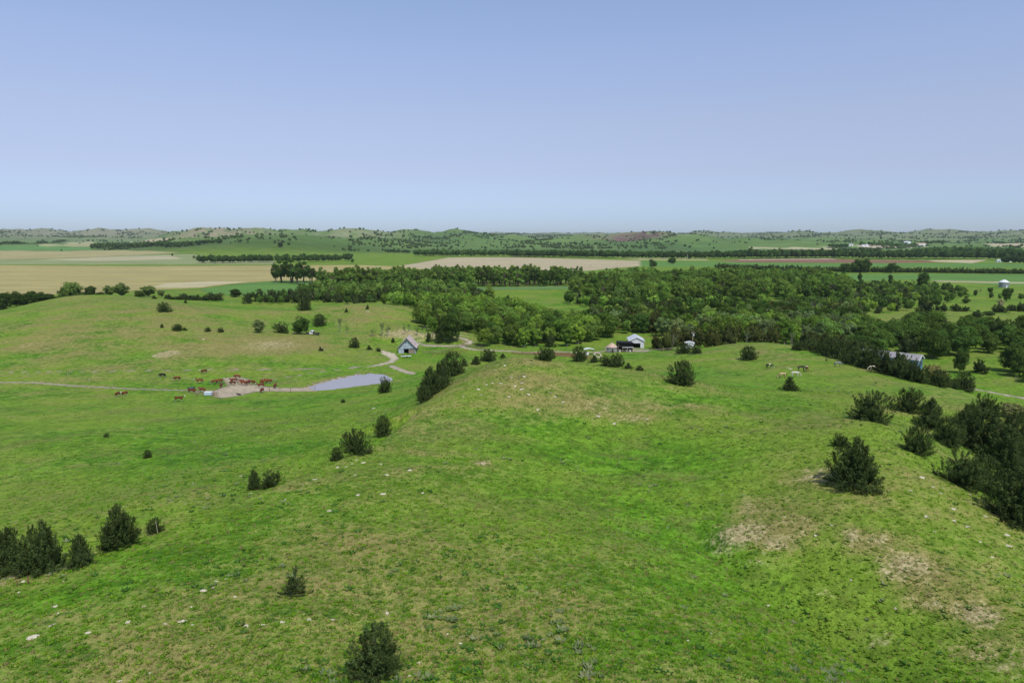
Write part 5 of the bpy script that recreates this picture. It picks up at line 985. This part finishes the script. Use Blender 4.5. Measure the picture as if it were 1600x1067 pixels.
def horse(head,lying=False):
    z=-.78 if lying else 0
    nd=[(0,0,1.18+z,.29,.27),(-.42,0,1.22+z,.28,.27),(-.75,0,1.24+z,.24,.22),(.42,0,1.2+z,.28,.25),(.66,0,1.25+z,.23,.19)]
    if head=='graze': nd+=[(.98,0,1.05,.15,.12),(1.28,0,.68,.12,.10),(1.42,0,.42,.11,.09),(1.50,0,.12,.07,.06)]
    else: nd+=[(.92,0,1.52+z,.15,.12),(1.12,0,1.82+z,.11,.10),(1.30,0,1.78+z,.10,.09),(1.56,0,1.60+z,.06,.055)]
    ed=[(0,1),(1,2),(0,3),(3,4),(4,5),(5,6),(6,7),(7,8)]
    for s in (-1,1):
        for x0,a,dx in ((.55,3,.02),(-.66,2,-.1)):
            b=len(nd)
            if lying: nd.extend([(x0,s*.2,.26,.11,.09),(x0+dx*3,s*.34,.1,.06,.06),(x0-dx*2,s*.34,.06,.05,.05)])
            else: nd.extend([(x0,s*.16,.85,.12,.09),(x0+dx,s*.17,.48,.06,.055),(x0,s*.17,.07,.05,.05)])
            ed.extend([(a,b),(b,b+1),(b+1,b+2)])
    b=len(nd); nd.extend([(-.96,0,1.25+z,.06,.05),(-1.08,0,.95+z*.8,.07,.06),(-1.08,0,max(.5+z*.6,.08),.05,.05)]); ed.extend([(2,b),(b,b+1),(b+1,b+2)])
    hp=nd[6]
    for s in (-1,1): b=len(nd); nd.append((hp[0]-.02,s*.07,hp[2]+.17,.025,.03)); ed.append((6,b))
    return nd,ed
def hmat(pinto,dark):
    def f(c,n):
        if c.x<-.98 or (c.x>.75 and n.z>.55 and c.z>.5): return 2 if dark else 0
        if c.z<.10: return 2
        if pinto: 
            q=math.sin(c.x*4.1+1.3)+math.sin(c.z*5+c.y*2)
            return 1 if q>.25 else 0
        return 2 if (dark and c.z<.4) else 0
    return f
nd,ed=horse('graze'); HG=skinned('horse',nd,ed,[M_COAT,M_WCOAT,M_HOOF],hmat(False,False)); HGD=skinned('horse',nd,ed,[M_COAT,M_WCOAT,M_HOOF],hmat(False,True)); HGP=skinned('horse',nd,ed,[M_COAT,M_WCOAT,M_HOOF],hmat(True,False))
nd,ed=horse('up'); HS=skinned('horse',nd,ed,[M_COAT,M_WCOAT,M_HOOF],hmat(False,False)); nd,ed=horse('up',True); HL=skinned('horse',nd,ed,[M_COAT,M_WCOAT,M_HOOF],hmat(False,False))
GH='horses on the hill meadow'
for px,py,rz,me,c_,l in [(1202,576,10,HGP,(.03,.028,.027),'dark and white pinto horse grazing, leftmost on the meadow'),(1222,591,190,HGD,(.50,.36,.20),'cream dun horse with dark legs, nearest to the low juniper'),(1242.5,589,-8,HG,(.62,.58,.50),'white horse grazing right of the cream dun one'),(1235,577.5,170,HL,(.60,.55,.44),'white foal lying flat in the grass behind the white horse'),
    (1252,579.5,5,HGD,(.05,.045,.042),'dark grey horse standing against the white and chestnut one'),(1260.5,580,80,HGP,(.28,.12,.06),'white and chestnut horse seen end-on beside the dark grey one'),(1291,565,80,HS,(.035,.03,.028),'small dark foal alone near the meadow top'),(1309,573,0,HGD,(.26,.26,.26),'grey horse with a dark mane grazing alone'),
    (1364,579.5,170,HG,(.62,.56,.44),'creamy white horse at the hedge'),(1372,580,5,HG,(.27,.10,.05),'chestnut horse beside the creamy white one at the hedge'),(1379,582,0,HL,(.04,.03,.028),'dark foal lying right of the chestnut horse at the hedge')]:
    animal('horse' if 'foal' not in l else 'foal',me,px,py,rz+RT.uniform(-8,8),(1.12 if 'foal' not in l else .6),c_,l,'horse',GH)
# ------------------------------------------------------------------ pale rocks breaking through the grass
M_ROCK=simple('pale_limestone',(0.52,0.47,0.355),.9,var=.3,scale=7,spec=.15)
ROCKS=[]
for i in range(6):
    import bmesh
    bm=bmesh.new(); bmesh.ops.create_icosphere(bm,subdivisions=2,radius=.5)
    for v in bm.verts:
        n_=1+.35*float(gnoise(np.array([v.co.x*3+i*7.]),np.array([v.co.y*3+v.co.z*2+i]))[0])+.15*random.uniform(-1,1); v.co*=n_; v.co.z=max(v.co.z,-.2)
    me=bpy.data.meshes.new('rock'); bm.to_mesh(me); bm.free(); me.materials.append(M_ROCK); ROCKS.append(me)
def rock(px,py,w,h,label,group,pos=None,wm=None):
    if pos: x,y=pos; z=float(ground_z(x,y)[0]); wx=wm; wy=wm*RT.uniform(.6,1); hz=wm*RT.uniform(.15,.3)
    else:
        x,y,z=hit(px,py); depth=y*math.cos(PITCH)+(CH-z)*math.sin(PITCH); wx=w*.85*depth/FPX; el=math.atan2(CH-z,y); wy=min(wx*1.2,max(wx*.5,h*.75*depth/FPX/math.sin(el))); hz=wx*.17
    o=bpy.data.objects.new('rock',ROCKS[RT.integers(6)]); COL.objects.link(o); o.location=(x,y,z-hz*.12); o.scale=(wx*.92,wy,hz); o.rotation_euler=(RT.normal(0,.12),RT.normal(0,.12),RT.uniform(-.5,.5)); tag(o,label,'rock',group)
for px,py,w,h,l in [(52,996,25,12,'biggest pale rock in the bottom left corner'),(81,976,17,6,'flat pale rock just above the biggest corner rock'),(87,947,14,5,'pale rock below the left cedar thicket'),(138,988,15,5,'pale rock to the right of the biggest corner rock'),(284,970,18,5,'wide flat rock near the middle of the lower left slope'),(318,923,19,6,'white rock at the head of a short diagonal rock line'),
    (482,968,11,6,'pale rock below the scraggly sapling'),(606,958,12,5,'small pale rock between the sapling and the large bottom cedar'),(515,798,12,4,'bright rock in the middle of the slope right of the cedar pair'),(559,773,12,4,'bright flat rock below the broad bushy rim cedar'),(598,772,12,5,'bright rock at the right end of the mid-slope rocks'),
    (1440,746,12,4,'pale slab below the ball-shaped cedar'),(1572,835,14,6,'round pale rock under the huge right edge cedar'),(1574,852,15,5,'pale slab just below the round rock at the right edge'),(1539,769,13,5,'white rock between two cedars of the right thicket'),(755,724,10,3,'flat pinkish stone in the bare spot mid-picture'),(1557,651,9,3,'white stone at the foot of the grey shrubs')]:
    rock(px,py,w,h,l,None)
GR1='small pale rocks scattered on the lower left slope'
for px,py,w,h in [(199,972,10,6),(258,974,9,4),(300,976,10,3),(332,918,8,3),(338,908,9,3),(353,904,8,2.5),(301,948,11,3),(368,932,9,3),(225,947,8,3),(384,977,12,5),(410,975,14,4),(441,972,11,4),(233,1051,9,3),(187,1063,10,4),(100,907,6,3),(36,909,13,5),(92,958,8,3),(520,968,10,4),(605,975,9,3),(655,1035,10,3),(30,925,8,3),(700,990,8,3),(720,1005,9,3),(640,1055,7,3)]: rock(px,py,w,h,'small pale rock among others on the lower left slope',GR1)
GR2='small pale rocks on the slope below the rim cedars'
for px,py,w,h in [(377,744,7,2.5),(391,771,7,4),(528,730,9,4),(541,729,6,2),(550,724.5,5,2),(567,723,11,3),(556,719,8,2),(493,749,13,3),(473,758,6,2),(555,742,8,3),(604,742,12,3),(584,638,7,3),(640,735,9,3),(660,770,7,3),(595,725,7,2),(445,780,6,2),(680,755,6,2)]: rock(px,py,w,h,'small pale rock on the slope below the rim cedars',GR2)
GR3='small pale rocks on the central knoll'
for px,py,w,h in [(815,598,9,3),(819,588,8,2.5),(815,608,9,3),(826,616,7,3),(860,613,7,2.5),(867,619.5,7,2),(748,608,9,3),(770,598,6,2),(783,599,7,2.5),(752,617,7,2),(789,571,7,2),(775,578,6,2),(800,590,7,2),(760,601,6,2),(805,603,6,2),(880,628,8,2),(725,620,6,2),(795,620,7,2),(840,640,8,2),(935,650,9,2.5),(960,662,8,2.5),(1010,655,8,2)]: rock(px,py,w,h,'small pale rock among the stony patches on the central knoll',GR3)
GR4='small pale rocks on the right slope below the thicket'
for px,py,w,h in [(1422,766,9,3),(1489,795,11,4),(1491,813,9,4),(1510,822,11,5),(1446,806,10,5),(1510,780,8,3),(1515,772,7,3),(1539,806,10,4),(1531,846,8,3),(1275,836,9,3),(1300,820,7,3),(1457,760,8,3),(1470,770,7,3),(1460,830,7,3),(1550,870,8,3),(1330,905,7,3),(1200,945,8,3),(1400,950,7,3),(1110,990,9,4),(1075,1000,7,3)]: rock(px,py,w,h,'small pale rock on the right slope below the thicket',GR4)
rock(575,487,9,5,'white rock below the tiny cedar on the green spur',None); rock(318,530,5,2.5,'white rock on the rocky band of the left hill',None)
# ------------------------------------------------------------------ grass tufts and weeds on the near ground
def tufts(name,n,r0,r1,hs_,ws_,cols,mat,thr=None,label='',blades=5,seed=0):
    rg=np.random.default_rng(900+seed); a_=rg.uniform(-R(42),R(42),n); r_=np.exp(rg.uniform(math.log(r0),math.log(r1),n)); x=r_*np.sin(a_); y=r_*np.cos(a_)
    if thr is not None: k=fbm(x/7,y/7,3,90+seed)+.5*fbm(x/30,y/30,2,95)>thr; x=x[k];y=y[k]
    z=ground_z(x,y); n=len(x); h=rg.uniform(*hs_,n); w=rg.uniform(*ws_,n); V=np.zeros((n,blades,3,3)); ph=rg.uniform(0,6.28,n)
    for b in range(blades):
        an=ph+b*2*math.pi/blades+rg.uniform(-.3,.3,n); dx=np.cos(an);dy=np.sin(an); bx=-dy*w*.22;by=dx*w*.22
        cx=x+dx*w*.12;cy=y+dy*w*.12
        V[:,b,0]=np.stack([cx-bx,cy-by,z-.03],-1); V[:,b,1]=np.stack([cx+bx,cy+by,z-.03],-1); V[:,b,2]=np.stack([cx+dx*w*.42,cy+dy*w*.42,z+h*rg.uniform(.7,1.1,n)],-1)
    cl=np.array(cols)[rg.integers(0,len(cols),n)]*rg.uniform(.8,1.2,(n,1)); C=np.repeat(cl,blades*3,0); V=V.reshape(-1,3); Fc=np.arange(len(V)).reshape(-1,3)
    me=geo_obj(name,[(V,Fc,C,0)],[mat]); o=bpy.data.objects.new(name,me); COL.objects.link(o); tag(o,label,None,None,'stuff')
M_TUFT=leafmat('grass_tuft',(1,1,1),.35,False)
tufts('grass_tufts',52000,33,170,(.06,.16),(.18,.50),[(.12,.27,.012),(.14,.28,.015),(.19,.27,.03),(.09,.21,.012),(.24,.21,.08),(.06,.15,.015)],M_TUFT,None,'tufts of pasture grass on the near slopes',5,1)
tufts('dark_weeds',2600,36,240,(.10,.26),(.35,.9),[(.05,.13,.025),(.06,.15,.03),(.07,.16,.03)],M_TUFT,.1,'darker weed clumps in the pasture',6,2)
tufts('grey_weeds',3000,40,220,(.15,.35),(.4,1.0),[(.20,.25,.11),(.25,.28,.14),(.16,.22,.09)],M_TUFT,.35,'grey-green weed clumps in the pasture',6,3)
# ------------------------------------------------------------------ air
hm=bpy.data.materials.new('haze'); hm.use_nodes=True; nt=hm.node_tree; nt.nodes.clear(); out=N(nt,'ShaderNodeOutputMaterial'); pv=N(nt,'ShaderNodeVolumePrincipled'); pv.inputs['Color'].default_value=(.80,.90,1.0,1); pv.inputs['Density'].default_value=HAZE; pv.inputs['Anisotropy'].default_value=.2
nt.links.new(pv.outputs[0],out.inputs['Volume'])
S_=23000.; zt=float(GZ.max())+6; zt=max(zt,CH+12)
V=[(sx*S_,sy*S_,zz) for zz in (float(GZ.min())-1.0,zt) for sx,sy in ((-1,-1),(1,-1),(1,1),(-1,1))]
o=mk('haze',V,[[3,2,1,0],[4,5,6,7],[0,1,5,4],[1,2,6,5],[2,3,7,6],[3,0,4,7]],hm); tag(o,'thin pale air over the valley',None,None,'stuff')
